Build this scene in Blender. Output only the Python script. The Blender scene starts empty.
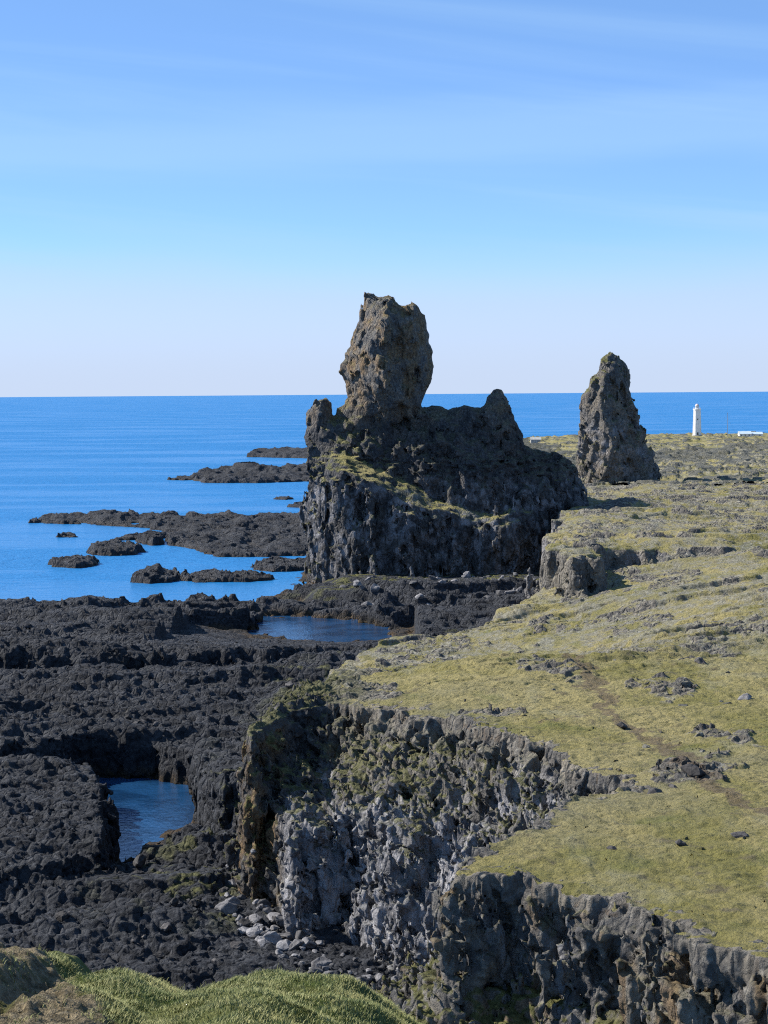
import bpy, bmesh, math, random, time
import numpy as np
from mathutils import Vector
T0 = time.time()
rng = np.random.RandomState(7)
random.seed(7)
F32 = np.float32
scene = bpy.context.scene
COL = scene.collection

# ------------------------------------------------------------------ camera
FPX = 2000.0                      # focal length in pixels of a 768 x 1024 frame
CAM_H = 49.0                      # eye above the sea
PITCH = math.atan((512 - 392.0) / FPX)
ROLL = math.radians(0.42)
cp, sp = math.cos(PITCH), math.sin(PITCH)
cr, sr = math.cos(ROLL), math.sin(ROLL)
FWD = np.array([0, cp, -sp]); UP0 = np.array([0, sp, cp]); RT0 = np.array([1.0, 0, 0])
# the camera leans a little to the right (the sea horizon climbs to the right)
RT = RT0 * cr - UP0 * sr
UP = UP0 * cr + RT0 * sr

def ray(px, py):
    return FWD + (px - 384) / FPX * RT + (512 - py) / FPX * UP

def at(px, py, z):
    """plan point seen at a pixel of the photograph, lying at height z"""
    d = ray(px, py); t = (z - CAM_H) / d[2]
    return (d[0] * t, d[1] * t)

def atY(px, py, Y):
    d = ray(px, py); t = Y / d[1]
    return (d[0] * t, CAM_H + d[2] * t)

cam_d = bpy.data.cameras.new('camera'); cam = bpy.data.objects.new('camera', cam_d); COL.objects.link(cam)
from mathutils import Matrix
M = Matrix((( RT[0], UP[0], -FWD[0], 0), (RT[1], UP[1], -FWD[1], 0), (RT[2], UP[2], -FWD[2], CAM_H), (0, 0, 0, 1)))
cam.matrix_world = M
cam_d.sensor_width = 36.0
cam_d.lens = 36.0 * FPX / 1024.0
cam_d.clip_start = 0.3
cam_d.clip_end = 90000
scene.camera = cam

# ------------------------------------------------------------------ noise
PERM = np.tile(rng.permutation(1024), 2).astype(np.int32)
g = rng.normal(size=(1024, 3)); g /= np.linalg.norm(g, axis=1)[:, None]
GX, GY, GZ = (g[:, 0] * 1.5).astype(F32), (g[:, 1] * 1.5).astype(F32), (g[:, 2] * 1.5).astype(F32)
a_ = rng.uniform(0, 2 * np.pi, 1024)
G2X, G2Y = (np.cos(a_) * 1.4).astype(F32), (np.sin(a_) * 1.4).astype(F32)

def perlin3(x, y, z):
    x = x.astype(F32); y = y.astype(F32); z = z.astype(F32)
    xf = np.floor(x); yf = np.floor(y); zf = np.floor(z)
    xi = xf.astype(np.int32) & 1023; yi = yf.astype(np.int32) & 1023; zi = zf.astype(np.int32) & 1023
    x = x - xf; y = y - yf; z = z - zf
    u = x * x * (3 - 2 * x); v = y * y * (3 - 2 * y); w = z * z * (3 - 2 * z)
    x1 = (xi + 1) & 1023; y1 = (yi + 1) & 1023; z1 = (zi + 1) & 1023
    pa, pb = PERM[xi], PERM[x1]
    def corner(p, yy, zz, dx, dy, dz):
        h = PERM[PERM[p + yy] + zz]
        return GX[h] * dx + GY[h] * dy + GZ[h] * dz
    n00 = corner(pa, yi, zi, x, y, z); n10 = corner(pb, yi, zi, x - 1, y, z)
    a = n00 + u * (n10 - n00)
    n00 = corner(pa, y1, zi, x, y - 1, z); n10 = corner(pb, y1, zi, x - 1, y - 1, z)
    b = n00 + u * (n10 - n00); a = a + v * (b - a)
    n00 = corner(pa, yi, z1, x, y, z - 1); n10 = corner(pb, yi, z1, x - 1, y, z - 1)
    c = n00 + u * (n10 - n00)
    n00 = corner(pa, y1, z1, x, y - 1, z - 1); n10 = corner(pb, y1, z1, x - 1, y - 1, z - 1)
    b = n00 + u * (n10 - n00); c = c + v * (b - c)
    return a + w * (c - a)

def perlin2(x, y):
    x = np.asarray(x, F32); y = np.asarray(y, F32)
    xf = np.floor(x); yf = np.floor(y)
    xi = xf.astype(np.int32) & 1023; yi = yf.astype(np.int32) & 1023
    x = x - xf; y = y - yf
    u = x * x * (3 - 2 * x); v = y * y * (3 - 2 * y)
    x1 = (xi + 1) & 1023; y1 = (yi + 1) & 1023
    def c(a, b, dx, dy):
        h = PERM[PERM[a] + b]; return G2X[h] * dx + G2Y[h] * dy
    n0 = c(xi, yi, x, y); n1 = c(x1, yi, x - 1, y); a = n0 + u * (n1 - n0)
    n0 = c(xi, y1, x, y - 1); n1 = c(x1, y1, x - 1, y - 1); b = n0 + u * (n1 - n0)
    return a + v * (b - a)

def fbm2(x, y, oct=4, gain=0.5, s=0.0):
    r = 0; a = 1.0
    for k in range(oct):
        r = r + a * perlin2(x * 2.03 ** k + s + 17.3 * k, y * 2.03 ** k + s * 1.7 + 9.1 * k); a *= gain
    return r

def fbm3(x, y, z, oct=4, gain=0.5, s=0.0):
    r = 0; a = 1.0
    for k in range(oct):
        f = 2.03 ** k
        r = r + a * perlin3(x * f + s + 17.3 * k, y * f + s * 1.3 + 5.7 * k, z * f + 3.1 * k); a *= gain
    return r

HR = rng.uniform(0, 1, (7, 1024)).astype(F32)
def worley2(x, y, jit=0.9, tilt=0.0, block=False):
    x = np.asarray(x, F32); y = np.asarray(y, F32)
    xi = np.floor(x); yi = np.floor(y)
    f1 = np.full(x.shape, 9, F32); f2 = f1.copy(); idv = np.zeros(x.shape, F32)
    for i in (-1, 0, 1):
        for j in (-1, 0, 1):
            cx = xi + i; cy = yi + j
            h = PERM[PERM[cx.astype(np.int32) & 1023] + (cy.astype(np.int32) & 1023)]
            dx = cx + 0.5 + (HR[0][h] - 0.5) * jit - x; dy = cy + 0.5 + (HR[1][h] - 0.5) * jit - y
            d = dx * dx + dy * dy if not block else 1.25 * np.maximum(np.abs(0.9 * dx + 0.44 * dy), np.abs(0.9 * dy - 0.44 * dx)) ** 2
            m = d < f1
            f2 = np.where(m, f1, np.minimum(f2, d)); f1 = np.where(m, d, f1)
            v = HR[2][h]
            if tilt: v = v + tilt * ((HR[4][h] - 0.5) * dx + (HR[5][h] - 0.5) * dy)
            idv = np.where(m, v, idv)
    return np.sqrt(f1), np.sqrt(f2), idv

def worley3(x, y, z, jit=0.9, tilt=1.7, block=True):
    """cells from the 2x2x2 block of nearest lattice points; every cell is a tilted facet"""
    x = np.asarray(x, F32) - F32(0.5); y = np.asarray(y, F32) - F32(0.5); z = np.asarray(z, F32) - F32(0.5)
    xi = np.floor(x); yi = np.floor(y); zi = np.floor(z)
    f1 = np.full(x.shape, 9, F32); f2 = f1.copy(); idv = np.zeros(x.shape, F32)
    for i in (0, 1):
        for j in (0, 1):
            for k in (0, 1):
                cx = xi + i; cy = yi + j; cz = zi + k
                h = PERM[PERM[PERM[cx.astype(np.int32) & 1023] + (cy.astype(np.int32) & 1023)] + (cz.astype(np.int32) & 1023)]
                dx = cx + (HR[0][h] - 0.5) * jit - x; dy = cy + (HR[1][h] - 0.5) * jit - y; dz = cz + (HR[3][h] - 0.5) * jit - z
                d = dx * dx + dy * dy + dz * dz if not block else 1.3 * np.maximum(np.maximum(np.abs(0.86 * dx + 0.5 * dy), np.abs(0.86 * dy - 0.5 * dx)), np.abs(dz + 0.2 * dx)) ** 2
                m = d < f1
                f2 = np.where(m, f1, np.minimum(f2, d)); f1 = np.where(m, d, f1)
                v = HR[2][h] + tilt * ((HR[4][h] - 0.5) * dx + (HR[5][h] - 0.5) * dy + (HR[6][h] - 0.5) * dz)
                idv = np.where(m, v, idv)
    return np.sqrt(f1), np.sqrt(f2), idv

def sstep(a, b, x):
    t = np.clip((x - a) / (b - a), 0, 1); return t * t * (3 - 2 * t)

def poly_sd(poly, x, y):
    """signed distance to a polygon, positive inside"""
    P = np.asarray(poly, float)
    d2 = np.full(x.shape, 1e12, F32); ins = np.zeros(x.shape, bool)
    for k in range(len(P)):
        ax, ay = P[k]; bx, by = P[(k + 1) % len(P)]
        ex, ey = bx - ax, by - ay
        t = np.clip(((x - ax) * ex + (y - ay) * ey) / (ex * ex + ey * ey + 1e-9), 0, 1)
        d2 = np.minimum(d2, (x - ax - t * ex) ** 2 + (y - ay - t * ey) ** 2)
        if abs(ey) > 1e-9:
            c = ((ay > y) != (by > y)) & (x < ex * (y - ay) / ey + ax)
            ins ^= c
    d = np.sqrt(d2)
    return np.where(ins, d, -d).astype(F32)

def line_d(pts, x, y):
    d2 = np.full(x.shape, 1e12, F32)
    for (ax, ay), (bx, by) in zip(pts, pts[1:]):
        ex, ey = bx - ax, by - ay
        t = np.clip(((x - ax) * ex + (y - ay) * ey) / (ex * ex + ey * ey), 0, 1)
        d2 = np.minimum(d2, (x - ax - t * ex) ** 2 + (y - ay - t * ey) ** 2)
    return np.sqrt(d2)

# ------------------------------------------------------------------ surface extraction (naive surface nets)
def surface_nets(f, org, vs):
    nx, ny, nz = f.shape
    s = f > 0
    cnt = np.zeros((nx - 1, ny - 1, nz - 1), np.uint8)
    for i in (0, 1):
        for j in (0, 1):
            for k in (0, 1):
                cnt += s[i:nx - 1 + i, j:ny - 1 + j, k:nz - 1 + k]
    act = (cnt > 0) & (cnt < 8)
    ids = np.argwhere(act)
    n = len(ids)
    cell = np.full(act.shape, -1, np.int32)
    cell[act] = np.arange(n, dtype=np.int32)
    I, J, K = ids.T
    acc = np.zeros((n, 3)); cn = np.zeros(n)
    C = [(0,0,0),(1,0,0),(0,1,0),(1,1,0),(0,0,1),(1,0,1),(0,1,1),(1,1,1)]
    V = [f[I + a, J + b, K + c] for a, b, c in C]
    for a in range(8):
        for b in range(a + 1, 8):
            dif = [C[b][q] - C[a][q] for q in range(3)]
            if sorted(map(abs, dif)) != [0, 0, 1]: continue
            m = (V[a] > 0) != (V[b] > 0)
            t = V[a][m] / (V[a][m] - V[b][m])
            for q in range(3):
                acc[m, q] += C[a][q] + t * dif[q]
            cn[m] += 1
    pos = (ids + acc / cn[:, None]) * vs + np.array(org)
    quads = []
    def emit(sa, sb, cells):
        m = sa != sb
        e = np.argwhere(m)
        q = [cells(e, k) for k in range(4)]
        q = np.stack(q, 1)
        flip = sa[m]
        q[~flip] = q[~flip][:, ::-1]
        quads.append(q)
    a = s[:-1, 1:-1, 1:-1]; b = s[1:, 1:-1, 1:-1]
    o = [(-1, -1), (0, -1), (0, 0), (-1, 0)]
    emit(a, b, lambda e, k: cell[e[:, 0], e[:, 1] + 1 + o[k][0], e[:, 2] + 1 + o[k][1]])
    a = s[1:-1, :-1, 1:-1]; b = s[1:-1, 1:, 1:-1]
    emit(a, b, lambda e, k: cell[e[:, 0] + 1 + o[k][1], e[:, 1], e[:, 2] + 1 + o[k][0]])
    a = s[1:-1, 1:-1, :-1]; b = s[1:-1, 1:-1, 1:]
    emit(a, b, lambda e, k: cell[e[:, 0] + 1 + o[k][0], e[:, 1] + 1 + o[k][1], e[:, 2]])
    q = np.concatenate(quads) if quads else np.zeros((0, 4), int)
    q = q[(q >= 0).all(1)]
    return pos, q

def face_normals(pos, q):
    n = np.cross(pos[q[:, 2]] - pos[q[:, 0]], pos[q[:, 3]] - pos[q[:, 1]])
    return n
def vert_normals(pos, q):
    fn = face_normals(pos, q)
    vn = np.zeros_like(pos)
    for k in range(q.shape[1]):
        for c in range(3):
            vn[:, c] += np.bincount(q[:, k], fn[:, c], len(pos))
    return vn / (np.linalg.norm(vn, axis=1)[:, None] + 1e-12)

def make_mesh(name, pos, faces, mat, attrs=None, normals=None, parent=None, smooth=True, loc=None):
    """one mesh object out of numpy arrays (all faces with the same number of corners)"""
    used = np.unique(faces); remap = np.full(len(pos), -1, np.int64); remap[used] = np.arange(len(used))
    p = pos[used]
    if loc is not None: p = p - np.array(loc)
    fc = remap[faces]; k = fc.shape[1]
    me = bpy.data.meshes.new(name)
    me.vertices.add(len(p)); me.vertices.foreach_set('co', p.astype(F32).ravel())
    me.loops.add(fc.size); me.loops.foreach_set('vertex_index', fc.astype(np.int32).ravel())
    me.polygons.add(len(fc)); me.polygons.foreach_set('loop_start', np.arange(0, fc.size, k, dtype=np.int32))
    me.update(calc_edges=True)
    if smooth: me.polygons.foreach_set('use_smooth', np.ones(len(fc), bool))
    for an, av in (attrs or {}).items():
        A = me.attributes.new(an, 'FLOAT', 'POINT'); A.data.foreach_set('value', av[used].astype(F32))
    if normals is not None: me.normals_split_custom_set_from_vertices(normals[used].astype(F32))
    me.materials.append(mat)
    o = bpy.data.objects.new(name, me); COL.objects.link(o)
    if loc is not None: o.location = loc
    if parent is not None:
        o.parent = parent
        if loc is not None: o.location = np.array(loc) - np.array(parent.location)
    return o

def tag(o, label=None, cat=None, group=None, kind=None):
    if label: o['label'] = label
    if cat: o['category'] = cat
    if group: o['group'] = group
    if kind: o['kind'] = kind
    return o
def empty(name, loc, rz=0.0):
    o = bpy.data.objects.new(name, None); COL.objects.link(o); o.location = loc; o.rotation_euler = (0, 0, rz); o.empty_display_size = 0.5
    return o

# ------------------------------------------------------------------ materials
class NT:
    def __init__(s, name):
        s.m = bpy.data.materials.new(name); s.m.use_nodes = True; s.t = s.m.node_tree; s.t.nodes.clear()
        s.out = s.n('ShaderNodeOutputMaterial')
    def n(s, typ, **kw):
        x = s.t.nodes.new(typ)
        for k, v in kw.items(): setattr(x, k, v)
        return x
    def link(s, a, b): s.t.links.new(a, b)
    def put(s, sock, v):
        if hasattr(v, 'node'): s.link(v, sock)
        else: sock.default_value = v
    def math(s, op, a, b=0.0, c=0.0, clamp=False):
        x = s.n('ShaderNodeMath', operation=op, use_clamp=clamp)
        for i, v in enumerate((a, b, c)): s.put(x.inputs[i], v)
        return x.outputs[0]
    def mix(s, f, a, b, blend='MIX'):
        x = s.n('ShaderNodeMix', data_type='RGBA', blend_type=blend)
        s.put(x.inputs['Factor'], f)
        for k, v in ((6, a), (7, b)):
            s.put(x.inputs[k], (*v, 1.0) if isinstance(v, tuple) and len(v) == 3 else v)
        return x.outputs[2]
    def ramp(s, v, lo, hi, a=0.0, b=1.0):
        x = s.n('ShaderNodeMapRange', interpolation_type='SMOOTHSTEP')
        s.put(x.inputs[0], v); x.inputs[1].default_value = lo; x.inputs[2].default_value = hi
        x.inputs[3].default_value = a; x.inputs[4].default_value = b
        return x.outputs[0]
    def pos(s):
        return s.n('ShaderNodeNewGeometry').outputs['Position']
    def nz(s):
        x = s.n('ShaderNodeSeparateXYZ'); s.link(s.n('ShaderNodeNewGeometry').outputs['Normal'], x.inputs[0]); return x.outputs[2]
    def scaled(s, v, sc):
        x = s.n('ShaderNodeVectorMath', operation='MULTIPLY'); s.put(x.inputs[0], v); x.inputs[1].default_value = sc; return x.outputs[0]
    def noise(s, v, scale, detail=4.0, rough=0.55, dist=0.0):
        x = s.n('ShaderNodeTexNoise'); s.put(x.inputs['Vector'], v); x.inputs['Scale'].default_value = scale
        x.inputs['Detail'].default_value = detail; x.inputs['Roughness'].default_value = rough; x.inputs['Distortion'].default_value = dist
        return x.outputs[0]
    def voro(s, v, scale, feature='F1'):
        x = s.n('ShaderNodeTexVoronoi', feature=feature); s.put(x.inputs['Vector'], v); x.inputs['Scale'].default_value = scale
        return x.outputs[0]
    def attr(s, name):
        x = s.n('ShaderNodeAttribute', attribute_name=name); return x.outputs['Fac']
    def bump(s, h, dist, strength=1.0, nrm=None):
        x = s.n('ShaderNodeBump'); s.put(x.inputs['Height'], h); x.inputs['Distance'].default_value = dist; x.inputs['Strength'].default_value = strength
        if nrm is not None: s.link(nrm, x.inputs['Normal'])
        return x.outputs[0]
    def finish(s, col, rough=0.9, nrm=None, spec=0.25, **kw):
        b = s.n('ShaderNodeBsdfPrincipled')
        s.put(b.inputs['Base Color'], (*col, 1.0) if isinstance(col, tuple) and len(col) == 3 else col)
        s.put(b.inputs['Roughness'], rough); s.put(b.inputs['Specular IOR Level'], spec)
        if nrm is not None: s.link(nrm, b.inputs['Normal'])
        for k, v in kw.items(): s.put(b.inputs[k], v)
        s.link(b.outputs[0], s.out.inputs[0]); s.b = b
        return s.m

def terrain_material():
    """lava, cliff rock, moss and turf in one skin; which one grows where comes from vertex masks, broken up by noise"""
    n = NT('terrain')
    p = n.pos(); nz = n.nz()
    big = n.noise(p, 0.035, 4.0, 0.6); mid = n.noise(p, 0.22, 5.0, 0.62); fine = n.noise(p, 1.7, 5.0, 0.65); tiny = n.noise(p, 7.0, 3.0, 0.6)
    # rock
    lava = n.mix(n.ramp(mid, 0.35, 0.68), (0.013, 0.0150, 0.020), (0.038, 0.042, 0.051))
    lava = n.mix(n.ramp(fine, 0.4, 0.72), lava, (0.080, 0.084, 0.097))
    lava = n.mix(n.ramp(n.noise(p, 0.07, 4.0, 0.6), 0.42, 0.66, 0, 0.55), lava, (0.013, 0.014, 0.018))
    lava = n.mix(n.ramp(n.noise(n.scaled(p, (0.6, 1.0, 1.0)), 0.16, 5.0, 0.7), 0.60, 0.74, 0, 0.4), lava, (0.085, 0.078, 0.060))
    rock = n.mix(n.ramp(mid, 0.32, 0.7), (0.085, 0.083, 0.084), (0.23, 0.205, 0.165))
    rock = n.mix(n.ramp(fine, 0.45, 0.75), rock, (0.30, 0.28, 0.245))
    streak = n.noise(n.scaled(p, (1.0, 1.0, 0.16)), 0.55, 5.0, 0.62)
    pal = n.mix(n.ramp(streak, 0.36, 0.64), (0.11, 0.11, 0.12), (0.41, 0.405, 0.43))
    pal = n.mix(n.ramp(fine, 0.5, 0.75, 0, 0.8), pal, (0.42, 0.40, 0.40))
    c = n.mix(n.attr('rock'), lava, rock)
    c = n.mix(n.math('MULTIPLY', n.attr('pale'), n.ramp(mid, 0.25, 0.5, 0.5, 1.0)), c, pal)
    ochre = n.mix(n.ramp(fine, 0.35, 0.7), (0.10, 0.062, 0.032), (0.27, 0.175, 0.085))
    c = n.mix(n.math('MULTIPLY', n.attr('ochre'), n.ramp(mid, 0.4, 0.62)), c, ochre)
    # moss on ledges
    moss_c = n.mix(n.ramp(fine, 0.3, 0.7), (0.055, 0.06, 0.018), (0.17, 0.165, 0.055))
    ml = n.math('ADD', nz, n.math('MULTIPLY', n.math('SUBTRACT', mid, 0.5), 1.6))
    mm = n.math('MULTIPLY', n.attr('moss'), n.ramp(ml, 0.42, 0.72), clamp=True)
    c = n.mix(mm, c, moss_c)
    # turf
    patch = n.noise(n.scaled(p, (1.0, 0.6, 1.0)), 0.075, 5.0, 0.65, 0.6)
    tc = n.mix(n.ramp(patch, 0.36, 0.6), (0.198, 0.180, 0.052), (0.315, 0.268, 0.115))
    tc = n.mix(n.ramp(big, 0.5, 0.68, 0, 0.8), tc, (0.20, 0.185, 0.105))
    tc = n.mix(n.ramp(fine, 0.42, 0.75, 0, 0.62), tc, (0.095, 0.092, 0.034))
    tc = n.mix(n.ramp(n.noise(n.scaled(p, (1.0, 0.7, 1.0)), 0.9, 4.0, 0.7), 0.56, 0.70, 0, 0.8), tc, (0.06, 0.062, 0.026))
    tc = n.mix(n.ramp(n.noise(n.scaled(p, (0.7, 0.35, 1.0)), 0.17, 4.0, 0.65), 0.55, 0.66, 0, 0.7), tc, (0.27, 0.25, 0.145))
    tc = n.mix(n.ramp(n.noise(p, 0.45, 4.0, 0.65), 0.55, 0.72, 0, 0.8), tc, (0.125, 0.105, 0.065))
    tc = n.mix(n.ramp(n.noise(p, 0.13, 3.0, 0.6, 0.4), 0.58, 0.70, 0, 0.6), tc, (0.135, 0.145, 0.040))
    greyc = n.mix(n.ramp(fine, 0.35, 0.65), (0.085, 0.083, 0.078), (0.35, 0.34, 0.31))
    gm = n.math('MULTIPLY', n.attr('grey'), n.ramp(n.noise(n.scaled(p, (1.0, 0.6, 1.0)), 0.3, 6.0, 0.75), 0.44, 0.56))
    tc = n.mix(n.math('MULTIPLY', gm, 0.75), tc, greyc)
    gf = n.math('ADD', n.attr('grass'), n.math('MULTIPLY', n.math('SUBTRACT', fine, 0.5), 0.9))
    gf = n.math('ADD', gf, n.math('MULTIPLY', n.math('SUBTRACT', nz, 0.9), 0.9))
    gmask = n.ramp(gf, 0.38, 0.62)
    c = n.mix(gmask, c, tc)
    soil = n.mix(n.ramp(fine, 0.35, 0.7), (0.085, 0.058, 0.038), (0.17, 0.13, 0.09))
    sm = n.ramp(n.math('ADD', n.attr('soil'), n.math('MULTIPLY', n.math('SUBTRACT', fine, 0.5), 1.1)), 0.35, 0.8, 0, 0.75)
    c = n.mix(sm, c, soil)
    # tide line: wet dark rock and rust weed near the water
    weed = n.mix(n.ramp(mid, 0.35, 0.6), (0.018, 0.017, 0.014), (0.085, 0.052, 0.02))
    c = n.mix(n.math('MULTIPLY', n.attr('wet'), n.ramp(fine, 0.3, 0.62)), c, weed)
    crisp = n.noise(p, 3.4, 6.0, 0.72)
    h = n.math('ADD', n.math('MULTIPLY', crisp, 0.75), n.math('MULTIPLY', tiny, 0.18))
    h = n.math('ADD', h, n.math('MULTIPLY', n.math('SUBTRACT', 1.0, n.voro(p, 2.1)), 0.25))
    jn = n.voro(n.scaled(p, (1.0, 1.0, 0.5)), 0.85, 'DISTANCE_TO_EDGE')
    h = n.math('ADD', h, n.math('MULTIPLY', n.math('MINIMUM', n.math('MULTIPLY', jn, 7.0), 1.0), n.math('MULTIPLY', n.math('SUBTRACT', 1.0, gmask), 0.45)))
    b = n.bump(h, 0.7, 1.0)
    return n.finish(c, 0.82, b, 0.22)
MAT_T = terrain_material()

def simple_mat(name, a, b, scale=1.0, rough=0.7, bump=0.0, spec=0.3):
    n = NT(name); p = n.n('ShaderNodeTexCoord').outputs['Object']
    x = n.noise(p, scale, 5.0, 0.6)
    c = n.mix(n.ramp(x, 0.35, 0.65), a, b)
    return n.finish(c, rough, n.bump(x, bump) if bump else None, spec)

# ------------------------------------------------------------------ plan of the coast
def L(*pts): return [at(*p) for p in pts]
RIM = L((840, 995, 20), (768, 960, 20), (700, 932, 20), (640, 907, 20), (570, 892, 20), (520, 882, 20), (478, 881, 20), (464, 874, 20), (482, 860, 20),
        (508, 840, 20), (522, 826, 20), (572, 806, 20), (645, 789, 20), (630, 780, 20), (585, 764, 20), (535, 746, 19.5), (470, 728, 19),
        (430, 719, 19), (390, 713, 18.5), (340, 709, 18), (292, 716, 17.5), (264, 733, 17), (249, 746, 17)) \
    + [(-12.6, 189), (-9.5, 205), (-6.5, 222), (-5.5, 250), (-4.5, 280), (-2.5, 300), (2, 309), (9, 317), (16, 326), (22, 340), (28, 352), (33, 365), (60, 376), (170, 376), (170, 92), (60, 92)]
FARP = L((588, 604, 12.5), (576, 590, 15), (565, 566, 18.5), (558, 548, 20), (562, 530, 20), (562, 513, 20), (572, 503, 20)) + [(54, 560), (56, 600), (52, 650), (62, 720), (76, 900), (84, 1100), (90, 1300), (100, 1500), (300, 1570), (800, 1570), (800, 371), (78, 369), (60, 366), (45, 369), (36, 362)]
COAST = [(-300, 450)] + L((-20, 602, 3), (15, 603, 3), (60, 605, 3), (100, 604, 3), (150, 602, 3), (200, 597, 3), (245, 592, 3), (275, 584, 3), (296, 578, 2)) + \
    [(-24, 520), (-22, 550), (0, 575), (60, 600), (140, 600), (140, 60), (-300, 60)]
INLET = L((98, 866, 0), (128, 860, 0), (158, 836, 0), (192, 822, 0), (200, 800, 0), (196, 786, 0), (150, 778, 0), (108, 778, 0), (60, 782, 0), (70, 800, 0), (98, 812, 0))
POOL = L((250, 634, 0), (258, 620, 0), (300, 617, 0), (345, 619, 0), (385, 628, 0), (392, 636, 0), (380, 643, 0), (340, 645, 0), (290, 642, 0))
PATH = L((545, 628, 19), (588, 676, 20), (612, 712, 20), (640, 730, 20), (668, 742, 20), (688, 764, 20), (716, 796, 20), (760, 822, 20), (820, 850, 20))
PATH2 = L((612, 712, 20), (575, 716, 20), (540, 722, 20))
SOLIDS = [   # (polygon, top height, rise per metre northwards from y0, y0)
    (L((-160, 748, 6.5), (0, 746, 6.5), (60, 736, 6.5), (108, 736, 6.7), (150, 742, 6.7), (192, 750, 6.7), (208, 774, 6.2), (222, 802, 5.6), (238, 808, 5.4), (256, 802, 5.6), (268, 770, 7), (300, 735, 8))
       + [(-4, 230), (-3, 320), (-10, 390), (-30, 405), (-150, 405)], 6.4, -0.004, 250.0),
    (L((-160, 655, 8.8), (0, 652, 8.8), (90, 655, 8.8), (170, 650, 8.8), (215, 646, 8.4), (262, 648, 8), (310, 642, 7.6), (366, 640, 7.6)) + [(-4, 345), (-2, 372), (-18, 386), (-27, 396), (-33, 418), (-60, 424), (-200, 424)], 8.9, -0.043, 308.0),
    (L((-160, 762, 5.4), (0, 758, 5.4), (60, 757, 5.4), (103, 770, 5.2), (106, 800, 5), (104, 852, 4.6), (70, 868, 4.4), (0, 880, 4.4), (-160, 890, 4.4)), 5.3, 0.006, 200.0),
    (L((140, 866, 3.5), (168, 848, 3.5), (200, 836, 3.6), (245, 832, 3.8), (262, 856, 4), (250, 884, 4), (205, 890, 3.6), (160, 884, 3.4)), 3.1, 0.0, 200.0),
    (L((352, 612, 6), (375, 603, 6), (440, 599, 6), (505, 603, 6.5), (540, 612, 7), (520, 632, 7), (480, 630, 6.5), (440, 620, 6), (392, 614, 6)), 5.4, 0.0, 400.0),
]

def plateau_top(x, y, d1=None):
    dip = sstep(195, 292, y) * (1 - (sstep(358, 372, y) if d1 is None else sstep(-0.6, 0.3, d1))) * (1 - sstep(4, 76, x))
    e = 20.0 - 10.0 * dip
    e = e - 2.6 * (1 - sstep(-12, 14, x)) * sstep(140, 175, y) * (1 - sstep(205, 260, y))
    e = e - 2.6 * sstep(700, 1300, y) - 2.8 * sstep(1150, 1450, y)
    und = 0.9 * fbm2(x / 38.0, y / 38.0, 3, 0.5, 3.0) * sstep(95, 130, y)
    return (e + und).astype(F32)

def outcrop(x, y):
    """where rough lava breaks through the turf"""
    nz = fbm2(x / 11.0, y / 17.0, 5, 0.6, 41.0)
    bias = -0.20 + 0.20 * sstep(195, 260, y) * (1 - sstep(345, 372, y)) * (1 - 0.4 * sstep(20, 60, x)) + 0.50 * sstep(330, 410, y) * (1 - 0.6 * sstep(800, 1250, y))
    bias = bias + 0.62 * (1 - sstep(-6, 3, x)) * sstep(176, 184, y) * (1 - sstep(225, 240, y)) + 0.30 * (1 - sstep(6, 24, x)) * sstep(225, 240, y) * (1 - sstep(330, 350, y))
    return sstep(0.20, 0.44, nz + bias).astype(F32)

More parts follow.
